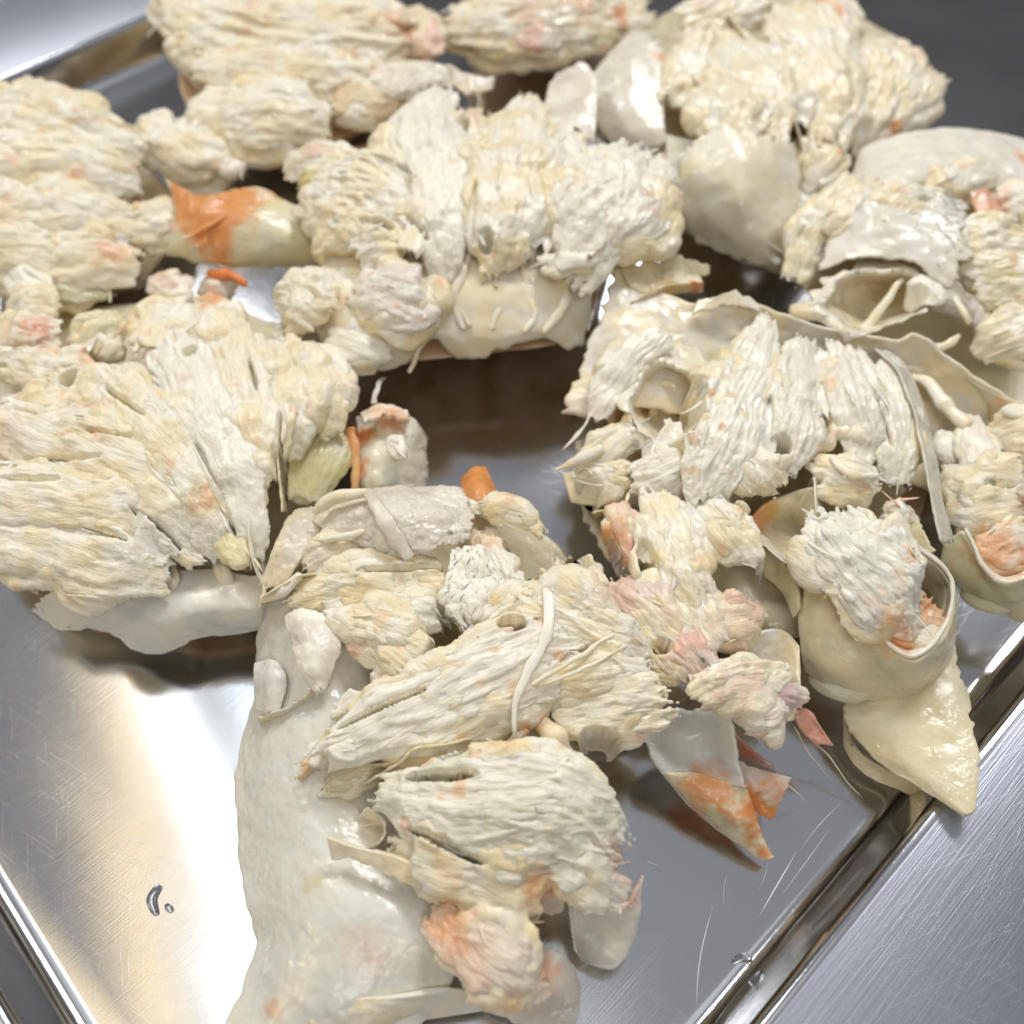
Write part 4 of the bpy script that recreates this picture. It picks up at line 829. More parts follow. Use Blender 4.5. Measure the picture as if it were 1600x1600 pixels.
sheet('leg_socket', [[(1475, 850, 1.6), (1505, 828, 1.8), (1520, 855, 1.8), (1540, 890, 1.75), (1570, 910, 1.75), (1605, 900, 1.75), (1650, 870, 1.8)], [(1470, 880, 1.3), (1500, 890, 1.4), (1530, 910, 1.4), (1555, 925, 1.35), (1585, 935, 1.35), (1620, 925, 1.35), (1655, 900, 1.4)], [(1480, 905, .9), (1510, 925, .9), (1540, 945, .9), (1570, 960, .9), (1600, 970, .85), (1630, 965, .9), (1660, 930, 1.0)]], 1.1, ((.72, .68, .42), OL), (.02, .03, 0, 0), .4, 150, 40, 80)
wall([(1508, 830, 1.85), (1522, 857, 1.84), (1542, 892, 1.8), (1570, 912, 1.8), (1605, 902, 1.8), (1640, 875, 1.85)], .12, (-2, -8), 1.3, (W, W), (.03, 0, 0, 0), name='socket_rim')
lobe([(1540, 865, 1.55), (1570, 885, 1.6), (1605, 875, 1.6)], [14, 20, 18], .6, 16, tint=(OR, (.8, .55, .35)))
lobe([(1500, 920, .85), (1545, 935, 1.05), (1590, 945, 1.1)], [18, 24, 20], .8, 0, tint=((.74, .70, .44), (.74, .70, .5)), name='shell_knob', rough=.3)
fissures((1480, 330, 50, 8, 2.4, .5, 5), (1560, 760, 30, 6, 2.0, .4, 0))
flakes((1470, 730, 1600, 830), 40, 2.1, (14, 36), (2, 5), 0, 30)

# ================================================================== back right piece: pale fan in front of the dark tray floor
piece('pale fan-shaped crab section with ragged orange-flecked edge against the dark bare tray floor', (1180, 250), 0.00052, [
    (1415, 190, 2.2, 24, OR, .9), (1378, 225, 1.8, 14, OR, .7), (1298, 30, 2.0, 22, OR, .8), (1280, 12, 2.0, 20, OR, .6), (940, 72, 1.8, 20, OR, .8), (1032, 95, 2.2, 14, OR, .7), (1070, 300, 1.5, 26, (.74, .6, .12), .8), (1100, 20, 2.0, 30, PK, .4), (1440, 90, 2.0, 40, PK, .5), (1400, 75, 2.0, 20, PK, .5)])
bowl(1190, 190, 180, 130, 1.0)
sheet('shell_plate', [[(1030, 330, .8), (1100, 380, .7), (1160, 410, .8), (1240, 430, .9), (1260, 400, 1.1)], [(1040, 290, 1.6), (1110, 300, 1.6), (1180, 330, 1.5), (1250, 340, 1.5), (1290, 340, 1.5)], [(1040, 210, 2.0), (1120, 230, 2.1), (1200, 260, 1.9), (1270, 260, 1.6), (1330, 280, 1.4)]], 1.1, ((.72, .68, .50), (.76, .74, .64)), (.04, 0, 0, 0), .6, 110, 60, 70)
sheet('inner_membrane', [[(950, 60, 1.0), (1100, 0, 1.0), (1250, -10, 1.0), (1420, 70, 1.0)], [(960, 180, 1.1), (1100, 150, 1.3), (1250, 150, 1.2), (1440, 170, 1.0)], [(1030, 280, 1.2), (1120, 260, 1.4), (1250, 270, 1.2), (1340, 280, 1.0)]], 1.0, (B, OL), (0, 0, 0, 0), .8, 120, 50, 60, M_MEMB)
sheet('grey_membrane', [[(1000, 40, 2.2), (1030, 60, 2.3), (1040, 100, 2.2)], [(930, 110, 2.0), (985, 110, 2.3), (1035, 120, 2.2)], [(930, 190, 1.7), (985, 190, 2.0), (1040, 190, 2.0)], [(970, 240, 1.5), (1005, 240, 1.6), (1050, 230, 1.8)]], .7, ((.80, .73, .58), (.82, .78, .66)), (.06, .04, .03, .03), .5, 150, 60, 40)
sheet('chamber_wall', [[(1080, 220, 2.3), (1150, 200, 2.4), (1240, 220, 2.2)], [(1090, 270, 2.1), (1160, 270, 2.2), (1240, 260, 1.9)], [(1130, 310, 1.9), (1170, 320, 2.0), (1180, 290, 1.9)]], .9, (C, (.76, .74, .64)), (.05, .03, 0, 0), .6, 120, 40, 40)
lobe([(1060, 170, 2.0), (1080, 120, 2.2), (1110, 60, 2.2)], [24, 34, 30], .5, 40, (4, 9), (.15, .4), (W, C))
lobe([(1150, 230, 2.2), (1140, 170, 2.4), (1130, 110, 2.3)], [40, 44, 30], .5, 50, (4, 9), (.15, .4), (W, C))
lobe([(1210, 220, 2.2), (1195, 150, 2.4), (1165, 90, 2.3), (1140, 50, 2.2)], [20, 40, 36, 24], .5, 50, (4, 9), (.2, .5), (W, C))
lobe([(1290, 220, 2.0), (1290, 140, 2.3), (1260, 60, 2.3), (1220, 20, 2.2)], [26, 46, 50, 36], .5, 70, (4, 10), (.12, .35), (W, C))
lobe([(1060, 40, 2.0), (1130, 20, 2.1), (1200, 0, 2.1)], [26, 34, 30], .5, 40, (4, 9), (.15, .4), (W, C), pk=.1)
lobe([(1280, 30, 2.0), (1310, 20, 2.0), (1320, 60, 2.0)], [20, 24, 16], .6, 20, tint=(W, PK))
lobe([(1345, 240, 1.5), (1365, 180, 1.9), (1390, 110, 2.0), (1385, 65, 1.9)], [22, 44, 46, 26], .5, 70, (4, 10), (.12, .3), (W, C), .05, pk=.08)
lobe([(1385, 190, 1.9), (1430, 140, 2.0), (1465, 120, 1.9)], [26, 36, 14], .5, 50, (3, 8), (.15, .35), (W, C), .12, pk=.15)
wall([(1135, 20, 2.5), (1180, 80, 2.55), (1215, 140, 2.5), (1245, 200, 2.4), (1255, 280, 2.0)], .8, (8, 6), .7, ((.72, .62, .46), C))
wall([(1325, 70, 2.2), (1332, 130, 2.3), (1325, 200, 2.1), (1310, 260, 1.8)], .8, (8, 4), .7, ((.66, .56, .4), C))
lobe([(1255, 300, 1.6), (1280, 260, 1.8), (1300, 215, 1.9)], [14, 26, 26], .5, 16, (4, 8), (.3, .7), (TN, C), rough=.7)
sheet('membrane_fold', [[(1075, 215, 2.3), (1150, 195, 2.65), (1235, 215, 2.4)], [(1058, 270, 2.0), (1130, 275, 2.35), (1180, 290, 2.3), (1252, 280, 1.9)], [(1062, 330, 1.5), (1120, 350, 1.65), (1180, 370, 1.6), (1252, 370, 1.4)], [(1090, 385, .9), (1150, 408, .9), (1220, 428, .9), (1256, 410, 1.0)]], .6, ((.90, .82, .60), (.91, .86, .70)), (.12, .05, .03, .03), 1.4, 90, 70, 60)
wall([(1170, 300, 2.0), (1170, 330, 1.9), (1190, 370, 1.6), (1225, 400, 1.3)], .4, (14, 0), 1.0, (C, W), (.02, 0, 0, 0))
blob('meat_flake', 1200, 385, 1.2, 34, 16, .6, ((.78, .76, .66), W), 60, 4, .4)

# ================================================================== middle piece
piece('fan-shaped crab section with thin curved septa above a brown-shadowed gap of bare tray', (760, 400), 0.00044, [
    (500, 240, 2.0, 24, PK, .7), (1040, 262, 1.9, 16, OR, .7), (735, 190, 2.0, 26, PK, .6), (480, 280, 1.9, 22, (.78, .66, .2), .8), (550, 480, 1.5, 14, OR, .8), (560, 140, 1.8, 20, OR, .4), (1040, 300, 1.8, 24, PK, .4), (500, 490, 1.5, 16, OR, .6), (620, 470, 1.6, 30, PK, .25)], rise=.5)
sheet('shell_plate', [[(490, 500, 1.2), (510, 545, 1.1), (560, 585, 1.0), (610, 585, 1.0), (680, 553, 1.1), (720, 568, 1.0), (780, 568, 1.0), (850, 545, 1.1), (905, 552, 1.0), (925, 500, 1.2)], [(500, 450, 1.6), (540, 500, 1.6), (600, 520, 1.6), (680, 505, 1.6), (760, 510, 1.6), (850, 500, 1.6), (925, 450, 1.7)], [(500, 380, 1.6), (600, 400, 1.7), (720, 400, 1.9), (840, 410, 1.9), (940, 400, 1.8)], [(480, 260, 1.3), (600, 260, 1.2), (740, 240, 1.2), (900, 280, 1.3), (1040, 320, 1.5)]], 1.0, (W, C), (.05, 0, 0, 0), .6, 140, 80, 100)
sheet('side_membrane', [[(1060, 290, 1.9), (1066, 310, 1.9), (1050, 340, 1.8), (1052, 380, 1.7)], [(1010, 330, 2.0), (1010, 350, 2.0), (1005, 370, 1.9), (1000, 400, 1.8)], [(930, 400, 1.9), (940, 410, 1.9), (950, 420, 1.8), (960, 430, 1.7)]], .5, (TN, W), (.06, 0, 0, 0), .6, 200, 50, 40, M_MEMB)
lobe([(470, 320, 1.7), (530, 310, 2.1), (590, 330, 2.2), (630, 390, 2.0)], [36, 64, 66, 34], .45, 90, (4, 9), (.12, .35), (W, C), .06, .4)
lobe([(450, 270, 1.6), (500, 255, 1.9), (560, 265, 1.9)], [16, 34, 24], .5, 40, (4, 9), (.15, .4), (W, C), .08, pk=.1)
lobe([(560, 400, 2.0), (600, 380, 2.2), (640, 370, 2.2)], [26, 30, 20], .5, 40, (4, 8), (.2, .5), (W, C), .12)
lobe([(695, 440, 1.9), (690, 370, 2.3), (680, 290, 2.4), (670, 200, 2.3), (690, 140, 2.1)], [18, 38, 46, 50, 30], .5, 90, (4, 9), (.12, .35), (W, W), .03, .3)
lobe([(780, 430, 2.0), (790, 360, 2.4), (800, 280, 2.5), (820, 200, 2.3), (825, 155, 2.1)], [24, 52, 62, 44, 16], .5, 110, (4, 9), (.12, .35), (W, C), .05, .3)
lobe([(880, 290, 2.3), (870, 240, 2.3), (850, 190, 2.2)], [26, 34, 18], .5, 40, (4, 9), (.15, .35), (W, W))
lobe([(890, 440, 2.0), (930, 360, 2.4), (970, 300, 2.4), (1000, 240, 2.1)], [30, 66, 70, 40], .48, 110, (4, 10), (.12, .3), (W, W), .05, .4)
lobe([(600, 150, 1.8), (640, 130, 1.9), (700, 120, 1.9)], [16, 24, 18], .6, 30, tint=(W, TN), pk=.2)
lobe([(740, 170, 1.9), (735, 210, 2.0), (725, 250, 1.9)], [12, 20, 12], .6, 26, tint=(C, PK), pk=.2)
sheet('meat_flake', [[(640, 345, 2.4), (655, 360, 2.4), (668, 390, 2.3)], [(620, 390, 2.3), (645, 395, 2.4), (650, 405, 2.3)]], .9, (W, C), (.1, .1, 0, 0), .4, 250, 24, 30, M_MEAT)
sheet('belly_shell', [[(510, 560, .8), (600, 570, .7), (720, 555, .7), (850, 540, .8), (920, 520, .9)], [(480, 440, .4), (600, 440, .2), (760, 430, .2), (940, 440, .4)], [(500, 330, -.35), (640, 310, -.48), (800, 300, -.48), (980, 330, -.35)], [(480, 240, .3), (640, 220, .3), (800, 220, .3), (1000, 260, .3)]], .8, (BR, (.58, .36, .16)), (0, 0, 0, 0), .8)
# ribs of the fan
for q, tn in (([(735, 390, 2.2), (722, 430, 2.2), (712, 470, 2.1), (735, 510, 1.35)], (TN, C)), ([(770, 400, 2.3), (765, 440, 2.3), (780, 475, 2.1), (770, 515, 1.35)], (C, W)), ([(870, 420, 2.3), (885, 440, 2.3), (880, 480, 2.1), (850, 520, 1.35)], (C, W)), ([(660, 395, 2.1), (690, 440, 2.1), (710, 480, 1.9), (725, 515, 1.3)], (W, C)), ([(815, 410, 2.3), (825, 450, 2.2), (835, 490, 2.0), (820, 520, 1.35)], (C, W))):
    strand([(x, y, 2.12 - .0042 * (y - 390)) for x, y, z in q], [5, 9, 8, 4], .7, tn, 'septum')
strand([(640, 580, 1.2), (665, 530, 1.6), (700, 480, 1.8)], [3, 5, 5], .5)
lobe([(840, 405, 2.2), (880, 410, 2.35), (950, 402, 2.3)], [8, 12, 8], .5, 20, (3, 5), (.3, .7), (W, W), .05)
lobe([(555, 460, 1.7), (600, 465, 2.0), (650, 480, 2.0), (680, 470, 1.8)], [28, 46, 48, 20], .5, 50, (4, 10), (.15, .4), ((.78, .70, .60), W), .04, pk=.1)
lobe([(640, 440, 2.0), (665, 460, 2.0), (675, 500, 1.8)], [18, 24, 18], .6, 20, tint=((.76, .70, .62), C))
lobe([(510, 530, 1.4), (560, 545, 1.5), (610, 550, 1.4)], [20, 28, 20], .5, 24, tint=(W, (.76, .74, .56)), rough=.7)
lobe([(435, 490, 1.5), (475, 470, 1.8), (510, 500, 1.7)], [24, 36, 24], .6, 50, (4, 8), (.15, .35), (W, C), .06, pk=.2)
sheet('membrane_flap', [[(650, 105, 1.9), (700, 100, 2.0), (740, 115, 2.0), (780, 120, 1.9)], [(660, 125, 1.7), (700, 130, 1.8), (730, 150, 1.9), (770, 140, 1.8)]], .6, (TN, C), (.15, .1, 0, .05), .6)
sheet('membrane_flap', [[(860, 125, 1.8), (890, 100, 2.0), (930, 105, 2.0), (935, 160, 1.9)], [(850, 160, 1.7), (885, 150, 1.8), (915, 170, 1.9), (930, 215, 1.8)], [(880, 210, 1.9), (900, 200, 1.9), (915, 215, 1.9), (925, 225, 1.8)]], .6, (TN, W), (.1, 0, .03, .03), .5)
wall([(725, 130, 2.0), (745, 150, 2.1), (740, 180, 2.1), (720, 230, 2.0)], .5, (12, 4), .6, (C, TN))
fissures((738, 330, 70, 4, 2.5, .5, 95), (640, 300, 40, 4, 2.2, .5, 80), (655, 370, 30, 5, 2.2, .4, 50), (725, 210, 24, 6, 2.2, .5, 100), (590, 360, 30, 8, 2.2, .4, 20), (850, 390, 26, 12, 2.3, .5, 10), (760, 385, 12, 16, 2.3, .5, 0))
flakes((480, 250, 640, 400), 60, 2.4, (12, 34), (3, 6), 40, 50)
flakes((640, 160, 1020, 380), 90, 2.75, (12, 36), (3, 6), 90, 40)

# ================================================================== left piece
piece('large shredded white crab section with yellowish joint and rounded shell stub', (260, 800), 0.00044, [
    (62, 520, 1.8, 24, (.75, .28, .14), .8), (85, 555, 1.7, 20, (.7, .22, .12), .9), (100, 560, 1.8, 20, OR, .7), (155, 580, 1.8, 26, OR, .6), (205, 515, 1.9, 12, OR, .7), (340, 490, 1.8, 26, OR, .8), (540, 640, 1.8, 16, OR, .9), (565, 680, 1.7, 22, OR, 1), (560, 740, 1.5, 20, OR, .9), (612, 655, 2.0, 24, OR, .6), (240, 440, 1.9, 30, PK, .6),
    (0, 640, 1.8, 40, PK, .5), (30, 690, 2.0, 40, PK, .3), (500, 730, 1.7, 50, (.74, .66, .30), .7), (10, 730, 2, 16, OR, .4), (300, 720, 1.7, 12, OR, .3), (345, 800, 1.9, 24, (.78, .6, .3), .5), (440, 470, 1.8, 24, PK, .5)])
sheet('shell_plate', [[(45, 955, .9), (90, 985, .8), (150, 990, .7), (250, 1025, .7), (310, 1000, .8), (400, 985, .9), (408, 960, 1.0)], [(70, 915, 1.4), (130, 920, 1.4), (200, 935, 1.4), (260, 960, 1.4), (330, 950, 1.5), (390, 950, 1.5), (415, 935, 1.5)], [(100, 890, 1.4), (150, 880, 1.3), (220, 880, 1.3), (280, 890, 1.4), (340, 890, 1.4), (390, 900, 1.5), (425, 890, 1.5)]], 1.0, ((.78, .77, .70), W), (.07, 0, .04, 0), .6, 130, 50, 110)
sheet('inner_membrane', [[(-40, 500, .9), (150, 480, 1.0), (350, 480, 1.0), (520, 560, .9)], [(-40, 700, .9), (150, 680, 1.0), (350, 680, 1.0), (540, 720, .8)], [(-40, 860, .9), (150, 850, 1.0), (300, 860, 1.0), (440, 850, .9)], [(60, 920, 1.0), (200, 930, 1.1), (300, 940, 1.1), (410, 930, 1.1)]], 1.0, (B, OL), (0, 0, 0, 0), .8, 120, 60, 60, M_MEMB)
lobe([(270, 900, 1.7), (180, 880, 2.0), (90, 860, 2.0), (0, 840, 1.9), (-50, 830, 1.9)], [24, 46, 48, 50, 40], .5, 110, (4, 9), (.12, .3), (W, C), .02, .3)
lobe([(260, 850, 1.9), (180, 810, 2.2), (90, 790, 2.2), (-40, 780, 2.1)], [22, 44, 46, 44], .5, 110, (4, 9), (.12, .3), (W, C), .02, .3)
lobe([(320, 880, 1.8), (260, 790, 2.2), (180, 720, 2.3), (80, 690, 2.2), (-30, 670, 2.1)], [20, 44, 48, 46, 40], .5, 130, (4, 9), (.12, .3), (W, C), .02, .3)
lobe([(355, 880, 1.8), (310, 790, 2.2), (250, 700, 2.4), (180, 630, 2.2), (80, 600, 2.0)], [14, 36, 50, 44, 36], .5, 130, (4, 9), (.12, .3), (W, C), .02, .3)
lobe([(395, 880, 1.8), (380, 790, 2.2), (340, 690, 2.4), (300, 600, 2.3), (250, 540, 2.0)], [14, 32, 46, 46, 40], .5, 130, (4, 9), (.12, .3), (W, W), .02, .3)
lobe([(400, 760, 2.2), (395, 680, 2.4), (380, 600, 2.4), (350, 530, 2.2)], [26, 36, 44, 44], .5, 100, (4, 10), (.12, .3), (W, C), .04, .4)
lobe([(450, 720, 2.0), (455, 650, 2.3), (450, 590, 2.3), (420, 540, 2.1)], [14, 36, 42, 34], .5, 90, (4, 9), (.12, .3), (W, C), .04, .4)
lobe([(520, 680, 2.0), (510, 630, 2.2), (490, 580, 2.1), (500, 540, 1.9)], [20, 34, 36, 24], .5, 70, (4, 9), (.15, .35), (W, C), .06, .4)
lobe([(300, 480, 1.7), (270, 510, 2.0), (250, 550, 2.1)], [34, 50, 40], .5, 70, (4, 10), (.12, .3), (W, C), .06, .6, pk=.08)
lobe([(360, 560, 1.9), (330, 520, 2.0), (300, 480, 1.9)], [30, 36, 26], .5, 50, tint=(W, C), pk=.08)
lobe([(120, 560, 1.8), (160, 520, 1.9), (200, 510, 1.8)], [20, 32, 20], .6, 24, (4, 9), (.2, .5), ((.76, .70, .44), C))
lobe([(20, 570, 1.8), (80, 590, 2.0), (150, 600, 2.0)], [24, 36, 30], .5, 60, (4, 9), (.15, .4), (W, C), .1, pk=.1)
lobe([(-20, 520, 1.6), (40, 530, 1.8), (100, 520, 1.8)], [24, 36, 20], .5, 40, (4, 9), (.15, .4), (W, C), .06, pk=.15)
lobe([(0, 640, 1.9), (60, 640, 2.1), (130, 620, 2.1)], [20, 30, 20], .5, 50, (3, 7), (.2, .5), (W, C), .1, pk=.12)
sheet('belly_shell', [[(120, 945, .6), (200, 965, .5), (300, 990, .5), (400, 960, .7)], [(-40, 820, .4), (150, 800, .05), (350, 800, .05), (480, 780, .5)], [(-40, 560, .4), (150, 560, .05), (350, 560, .05), (520, 620, .5)]], .8, (BR, (.58, .36, .16)), (0, 0, 0, 0), .8)
# yellow joint and rounded stub
lobe([(470, 790, 1.5), (490, 730, 1.7), (520, 670, 1.7)], [34, 42, 36], .6, 30, (3, 6), (.4, .8), ((.74, .68, .40), (.76, .72, .54)), .02, .1, rough=.7, name='joint_meat')
strand([(552, 780, 1.5), (556, 720, 1.7), (548, 670, 1.8)], [5, 8, 8], .7, (OR, (.8, .5, .25)), 'orange_seam')
sheet('shell_stub', [[(556, 648, 1.5), (598, 632, 1.75), (640, 645, 1.6), (664, 688, 1.2)], [(556, 690, 1.6), (600, 672, 1.8), (640, 672, 1.75), (668, 705, 1.25)], [(554, 735, 1.5), (600, 735, 1.65), (638, 732, 1.55), (670, 735, 1.1)], [(550, 768, 1.2), (598, 778, 1.4), (640, 772, 1.3), (668, 756, .9)]], 1.0, ((.82, .77, .58), (.84, .81, .68)), (.08, 0, 0, .1), 1.8, 130, 60, 60)
blob('meat_flake', 620, 700, 2.05, 22, 12, .5, (W, W), 60, 8)
sheet('meat_flake', [[(562, 645, 1.9), (598, 630, 2.05), (640, 642, 1.9)], [(570, 662, 2.05), (602, 652, 2.15), (640, 660, 2.05)]], 1.0, (W, (.8, .6, .4)), (.1, .2, 0, .05), .6, 250, 24, 50, M_FIBRE)
sheet('shell_splinter', [[(640, 720, 1.0), (655, 700, 1.1), (665, 690, 1.0)], [(635, 752, .6), (650, 755, .6), (668, 750, .5)]], .6, (C, G), (0, .05, 0, .05), .3, 200, 24, 24)
# white ribs rising from the base
wall([(385, 800, 2.3), (390, 850, 2.2), (400, 890, 2.0), (412, 920, 1.8), (405, 950, 1.7)], .7, (16, 4), 1.2, (C, W), (.03, 0, 0, 0))
wall([(430, 640, 2.4), (432, 720, 2.3), (440, 800, 2.1)], .7, (10, 2), .9, (W, C), (.1, 0, 0, 0))
wall([(290, 680, 2.45), (320, 740, 2.4), (345, 790, 2.3), (375, 840, 2.1)], .5, (12, -4), .8, ((.76, .62, .40), C), (.1, 0, 0, 0))
for q in ([(265, 880, 1.8), (270, 910, 1.8), (265, 945, 1.6)], [(335, 870, 1.9), (350, 900, 1.9), (370, 940, 1.6)], [(225, 900, 1.8), (235, 930, 1.7), (240, 960, 1.4)]):
    strand([(x, y, z - .3) for x, y, z in q], [8, 12, 6], .5, (W, C), 'septum')
blob('meat_flake', 365, 855, 2.0, 36, 20, .6, (C, Y), 60, 14)
blob('meat_flake', 160, 915, 1.6, 50, 24, .5, (W, C), 10, 20)
strand([(408, 935, 1.8), (440, 925, 1.9), (470, 900, 2.0)], [9, 10, 6], .6)
strand([(585, 630, 1.9), (590, 600, 1.7), (600, 590, 1.5)], [5, 5, 4], .4, (TN, G), 'membrane_band', M_MEMB)
fissures((335, 760, 95, 5, 2.3, .7, 62), (434, 730, 100, 5, 2.3, .8, 88), (250, 835, 50, 5, 2.0, .5, 35), (120, 720, 60, 4, 2.3, .3, 5), (180, 690, 40, 4, 2.3, .3, 10), (60, 760, 50, 4, 2.2, .3, 3), (200, 640, 60, 4, 2.2, .35, 40), (400, 600, 40, 4, 2.3, .3, 70), (110, 600, 20, 12, 2.1, .5, -60), (300, 560, 12, 10, 2.2, .4, 0), (150, 840, 60, 5, 2.1, .4, 12))
flakes((0, 600, 260, 860), 150, 2.5, (16, 48), (3, 6), 15, 35)
flakes((230, 520, 520, 780), 130, 2.7, (12, 36), (3, 6), 70, 45)

# ================================================================== back left pieces
piece('cream layered crab section in the tray corner next to the orange shell fragment', (100, 320), 0.0006, [
    (225, 262, 1.9, 20, (.75, .28, .16), .8), (125, 295, 1.9, 20, OR, .6), (175, 385, 1.9, 26, OR, .5), (140, 465, 1.7, 16, OR, .9), (185, 300, 1.4, 16, (.6, .45, .1), .6), (50, 145, 1.9, 16, PK, .4)])
bowl(100, 345, 130, 110, 1.0)
sheet('inner_membrane', [[(-40, 200, .8), (80, 190, .9), (220, 240, .9)], [(-40, 350, .7), (80, 350, .8), (280, 340, .8)], [(-40, 460, .5), (80, 470, .5), (220, 450, .5)]], 1.0, (B, C), (0, 0, 0, 0), .8, 120, 40, 40, M_MEMB)
lobe([(230, 250, 1.7), (150, 215, 2.1), (60, 200, 2.2), (-40, 190, 2.1)], [26, 48, 56, 50], .5, 80, (5, 11), (.12, .3), (W, C), .03, .3)
lobe([(220, 290, 1.7), (140, 270, 2.1), (40, 260, 2.2), (-40, 250, 2.1)], [20, 40, 46, 40], .5, 80, (5, 11), (.12, .3), (W, C), .03, .3, pk=.06)
lobe([(250, 350, 1.5), (170, 345, 1.8), (80, 340, 2.0), (-40, 330, 2.0)], [22, 36, 46, 40], .5, 80, (5, 11), (.12, .3), (W, C), .03, .3, pk=.05)
lobe([(290, 360, 1.4), (250, 350, 1.6), (200, 360, 1.6)], [24, 34, 26], .5, 40, (5, 10), (.15, .35), (W, C), .06)
lobe([(220, 420, 1.4), (130, 405, 1.7), (30, 395, 1.8), (-40, 390, 1.8)], [26, 40, 44, 40], .5, 70, (5, 11), (.12, .3), (W, C), .03, .3, pk=.05)
lobe([(170, 450, 1.3), (100, 450, 1.5), (20, 440, 1.6)], [18, 26, 26], .5, 30, (5, 10), (.2, .5), ((.76, .7, .44), W))
lobe([(40, 170, 1.9), (55, 145, 2.1), (40, 125, 2.0)], [14, 14, 6], .6, 16, tint=(C, W))
lobe([(70, 165, 2.0), (90, 150, 2.1), (105, 165, 2.0)], [12, 16, 12], .6, 14, tint=(C, W))
blob('meat_flake', 50, 450, 1.7, 50, 24, .5, (W, C), 40, 16)
lobe([(20, 500, 1.7), (50, 480, 1.9), (90, 490, 1.8)], [24, 34, 22], .5, 40, tint=(W, C), pk=.05)
lobe([(240, 440, 1.3), (270, 450, 1.5), (300, 440, 1.4)], [20, 24, 16], .6, 40, tint=(W, PK), pk=.15)

piece('cream slab of crab meat with smooth yellow-stained face, beside the bright bent tray wall', (450, 150), 0.0006, [
    (350, 22, 2.1, 22, (.78, .68, .22), .7), (620, 60, 2.0, 30, OR, .5), (550, 105, 1.9, 16, OR, .7), (620, 165, 1.6, 18, OR, .6), (310, 22, 2.1, 16, (.78, .70, .3), .6), (540, 160, 1.6, 30, (.74, .52, .30), .6)])
bowl(450, 120, 170, 100, 1.0)
sheet('inner_membrane', [[(250, -10, 1.0), (450, -20, 1.0), (680, 20, 1.0)], [(300, 130, .8), (450, 130, .8), (660, 140, .8)], [(280, 220, .6), (400, 250, .6), (540, 220, .6)]], 1.0, (B, C), (0, 0, 0, 0), .8, 120, 40, 40, M_MEMB)
lobe([(250, -10, 2.0), (340, 30, 2.2), (460, 50, 2.3), (570, 60, 2.2), (650, 70, 2.0)], [40, 66, 76, 70, 30], .42, 80, (5, 12), (.15, .4), (W, C), .01, .15)
lobe([(300, 110, 2.0), (400, 115, 2.1), (520, 110, 2.0), (600, 120, 1.9)], [26, 44, 46, 30], .45, 60, (5, 11), (.15, .4), (W, C), .02, .2)
lobe([(300, 170, 1.7), (380, 180, 1.9), (460, 190, 1.9), (520, 200, 1.7)], [30, 50, 46, 22], .5, 80, (5, 11), (.12, .35), (W, C), .03, .3)
lobe([(230, 190, 1.6), (260, 220, 1.7), (300, 240, 1.6), (370, 240, 1.5)], [20, 30, 34, 20], .6, 50, (5, 11), (.15, .35), (W, C), .04)
lobe([(260, 250, 1.2), (310, 270, 1.2), (370, 270, 1.1)], [16, 24, 18], .6, 20, tint=(C, OL))
blob('meat_flake', 365, 262, 1.4, 16, 18, .8, (W, TN), 90, 8)
lobe([(510, 160, 1.6), (560, 165, 1.8), (620, 160, 1.7)], [18, 28, 22], .6, 20, (4, 9), (.3, .6), (B, (.72, .58, .34)))
lobe([(580, 120, 1.9), (620, 125, 2.0), (640, 135, 1.9)], [20, 26, 18], .6, 24, tint=(W, PK), pk=.1)
lobe([(640, 20, 1.9), (660, 60, 2.0), (690, 85, 1.9)], [20, 30, 20], .6, 30, tint=(C, PK), pk=.12)

piece('low crab section with orange-edged underside behind the fan of curved septa', (850, 60), 0.0006, [
    (900, 30, 1.7, 30, OR, .7), (965, 28, 1.8, 20, OR, .8), (830, 30, 2.0, 30, PK, .5), (880, 55, 1.4, 40, B, .5)])
bowl(850, 25, 130, 45, 1.1)
lobe([(690, 40, 1.6), (760, 30, 1.9), (840, 20, 2.0), (930, 10, 1.9), (1010, 0, 1.8)], [26, 46, 54, 44, 26], .5, 90, (5, 11), (.1, .3), (W, C), .03, .4, pk=.05)
lobe([(700, 70, 1.3), (780, 80, 1.4), (860, 80, 1.4), (930, 60, 1.3)], [16, 20, 18, 14], .7, 30, tint=((.72, .62, .36), C), rough=.7)
lobe([(800, 50, 1.8), (840, 55, 1.9), (880, 50, 1.8)], [16, 22, 14], .6, 24, tint=(W, PK), pk=.1)
lobe([(760, -30, 2.0), (860, -40, 2.0), (960, -40, 2.0)], [40, 40, 40], .5, 40, tint=(W, C))

# orange shell fragment lying across the gap
piece('bright orange and yellow shell fragment with pale vein, bridging two shredded sections', (380, 380), 0.0006, [
    (310, 320, 2.05, 58, OR, 1), (350, 345, 2.1, 52, OR, .95), (380, 312, 2.1, 40, OR, .95), (280, 300, 2.0, 40, OR, 1), (340, 372, 1.9, 40, OR, .9)], name='shell_fragment', cat='shell')
sheet('shell_plate', [[(256, 275, 1.9), (300, 300, 2.1), (335, 302, 2.2), (395, 292, 2.1), (440, 310, 1.9), (480, 330, 1.7)], [(275, 330, 1.8), (320, 340, 2.1), (380, 345, 2.15), (440, 360, 2.0), (510, 370, 1.7)], [(262, 385, 1.5), (310, 385, 1.75), (370, 395, 1.8), (450, 395, 1.7), (535, 400, 1.4)], [(255, 402, 1.2), (310, 412, 1.4), (370, 420, 1.4), (450, 420, 1.3), (540, 415, 1.1)]], 1.3, ((.78, .70, .40), (.78, .72, .52)), (.05, .05, .02, 0), .5, 130, 50, 70)
strand([(285, 372, 2.0), (340, 345, 2.2), (390, 315, 2.25)], [4, 5, 4], .4, ((.8, .6, .42), C), 'pale_vein')
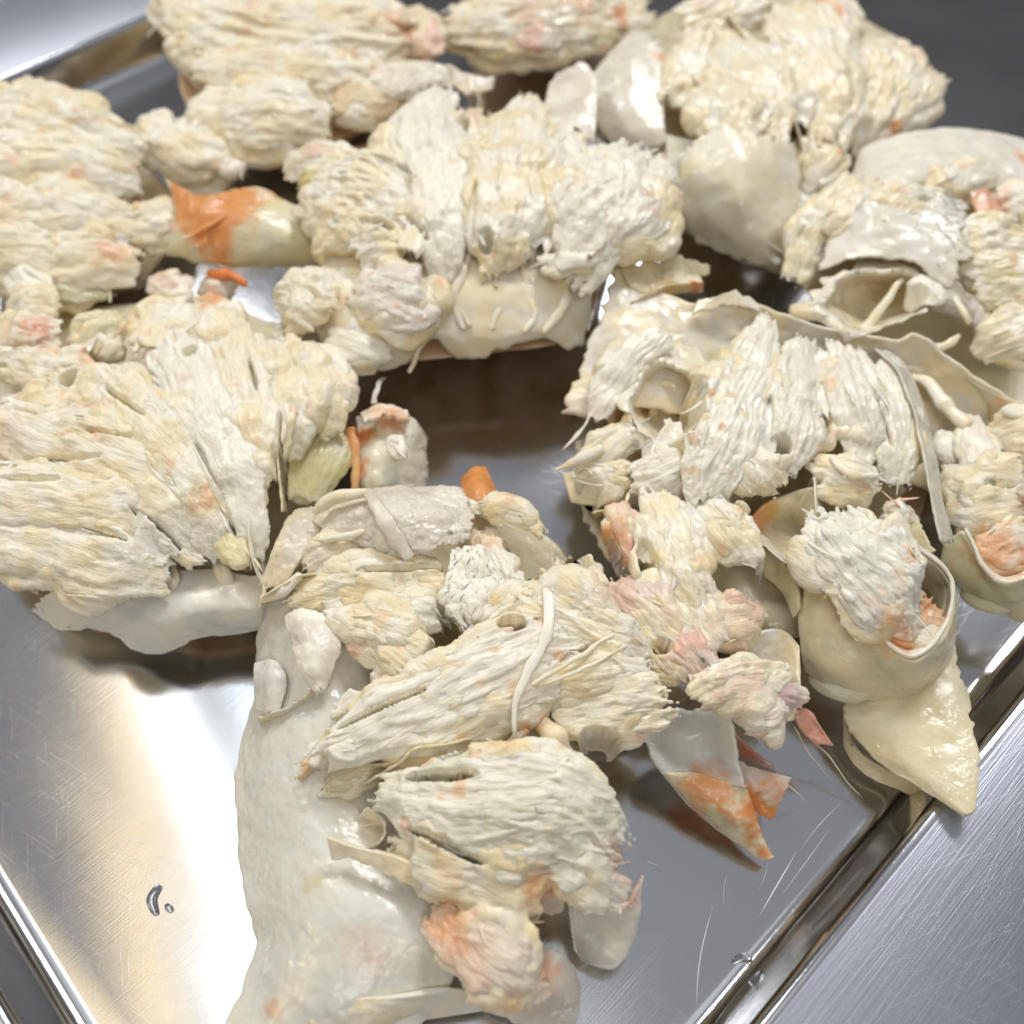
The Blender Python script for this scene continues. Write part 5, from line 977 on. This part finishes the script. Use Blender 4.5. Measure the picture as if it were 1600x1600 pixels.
lobe([(320, 440, 1.1), (345, 450, 1.2), (365, 465, 1.1)], [20, 26, 18], .7, 6, tint=((.78, .6, .48), W), name='joint_meat')
strand([(325, 428, 1.4), (360, 430, 1.5), (385, 445, 1.4)], [6, 9, 6], .6, ((.8, .2, .04), OR), 'orange_rim')
lobe([(310, 480, 1.4), (335, 475, 1.5), (360, 480, 1.4)], [14, 18, 12], .6, 10, tint=(OR, C))

finish()

# ------------------------------------------------------------------ water on the tray and worn scratches
def droplet(pts, wd, label):
    c = crom([P(*q) for q in pts], 14); s = scale_at(c[0])
    r = np.sin(np.linspace(.25, math.pi - .25, 14)) ** .5 * wd * s
    c[:, 2] += 0.0001
    V, Q, T = tube(c, r, .45, 12, np.array([0, 0, 1.0])); ce = V.mean(0)
    o = link('water_drop', mesh_from('water_drop', V - ce, Q, T), M_WATER, None, ce); tag(o, label, 'water', 'water drops on the tray floor'); return o
droplet([(248, 1383, .02), (236, 1405, .02), (243, 1428, .02)], 7, 'curved elongated water drop on the bare bright tray floor')
droplet([(260, 1413, .02), (266, 1424, .02)], 5, 'tiny oval water drop beside the curved water drop on the tray floor')
droplet([(1145, 1502, .02), (1165, 1495, .02), (1175, 1510, .02)], 6, 'flat water drop on the tray floor near the straight rolled rim')
scr = [(1114, 1416, 1090, 1585), (1245, 1330, 1187, 1430), (1139, 1358, 1132, 1420), (962, 1268, 985, 1360), (1200, 1345, 1185, 1390), (215, 1335, 130, 1500), (236, 1440, 237, 1600), (60, 1300, 140, 1420), (1010, 1345, 1030, 1352), (1300, 1290, 1220, 1400), (1330, 1240, 1250, 1330), (180, 1310, 230, 1318)]
for k, (x0, y0, x1, y1) in enumerate(scr):
    n = 10; t = np.linspace(0, 1, n); bx = rng.normal(0, 6); c = np.array([P(x0 + (x1 - x0) * q + bx * math.sin(q * 3), y0 + (y1 - y0) * q, 0) for q in t])
    c[:, 2] = np.array([0.00045 * noise(np.array([[p[0] * 17, p[1] * 17, 0.3]]), 5)[0] - .0002 for p in c]) + 0.00003
    d = norm(np.gradient(c, axis=0)); s = np.cross(d, [0, 0, 1.0]); wv = np.sin(np.linspace(.1, math.pi - .1, n))[:, None] * rng.uniform(.4, .9) * scale_at(c[0])
    V = np.vstack([c - s * wv, c + np.array([0, 0, .00005]), c + s * wv]); Q = [(a * n + i, a * n + i + 1, (a + 1) * n + i + 1, (a + 1) * n + i) for a in range(2) for i in range(n - 1)]
    link('scratch', mesh_from('scratch', V, Q), M_SCR, tray)
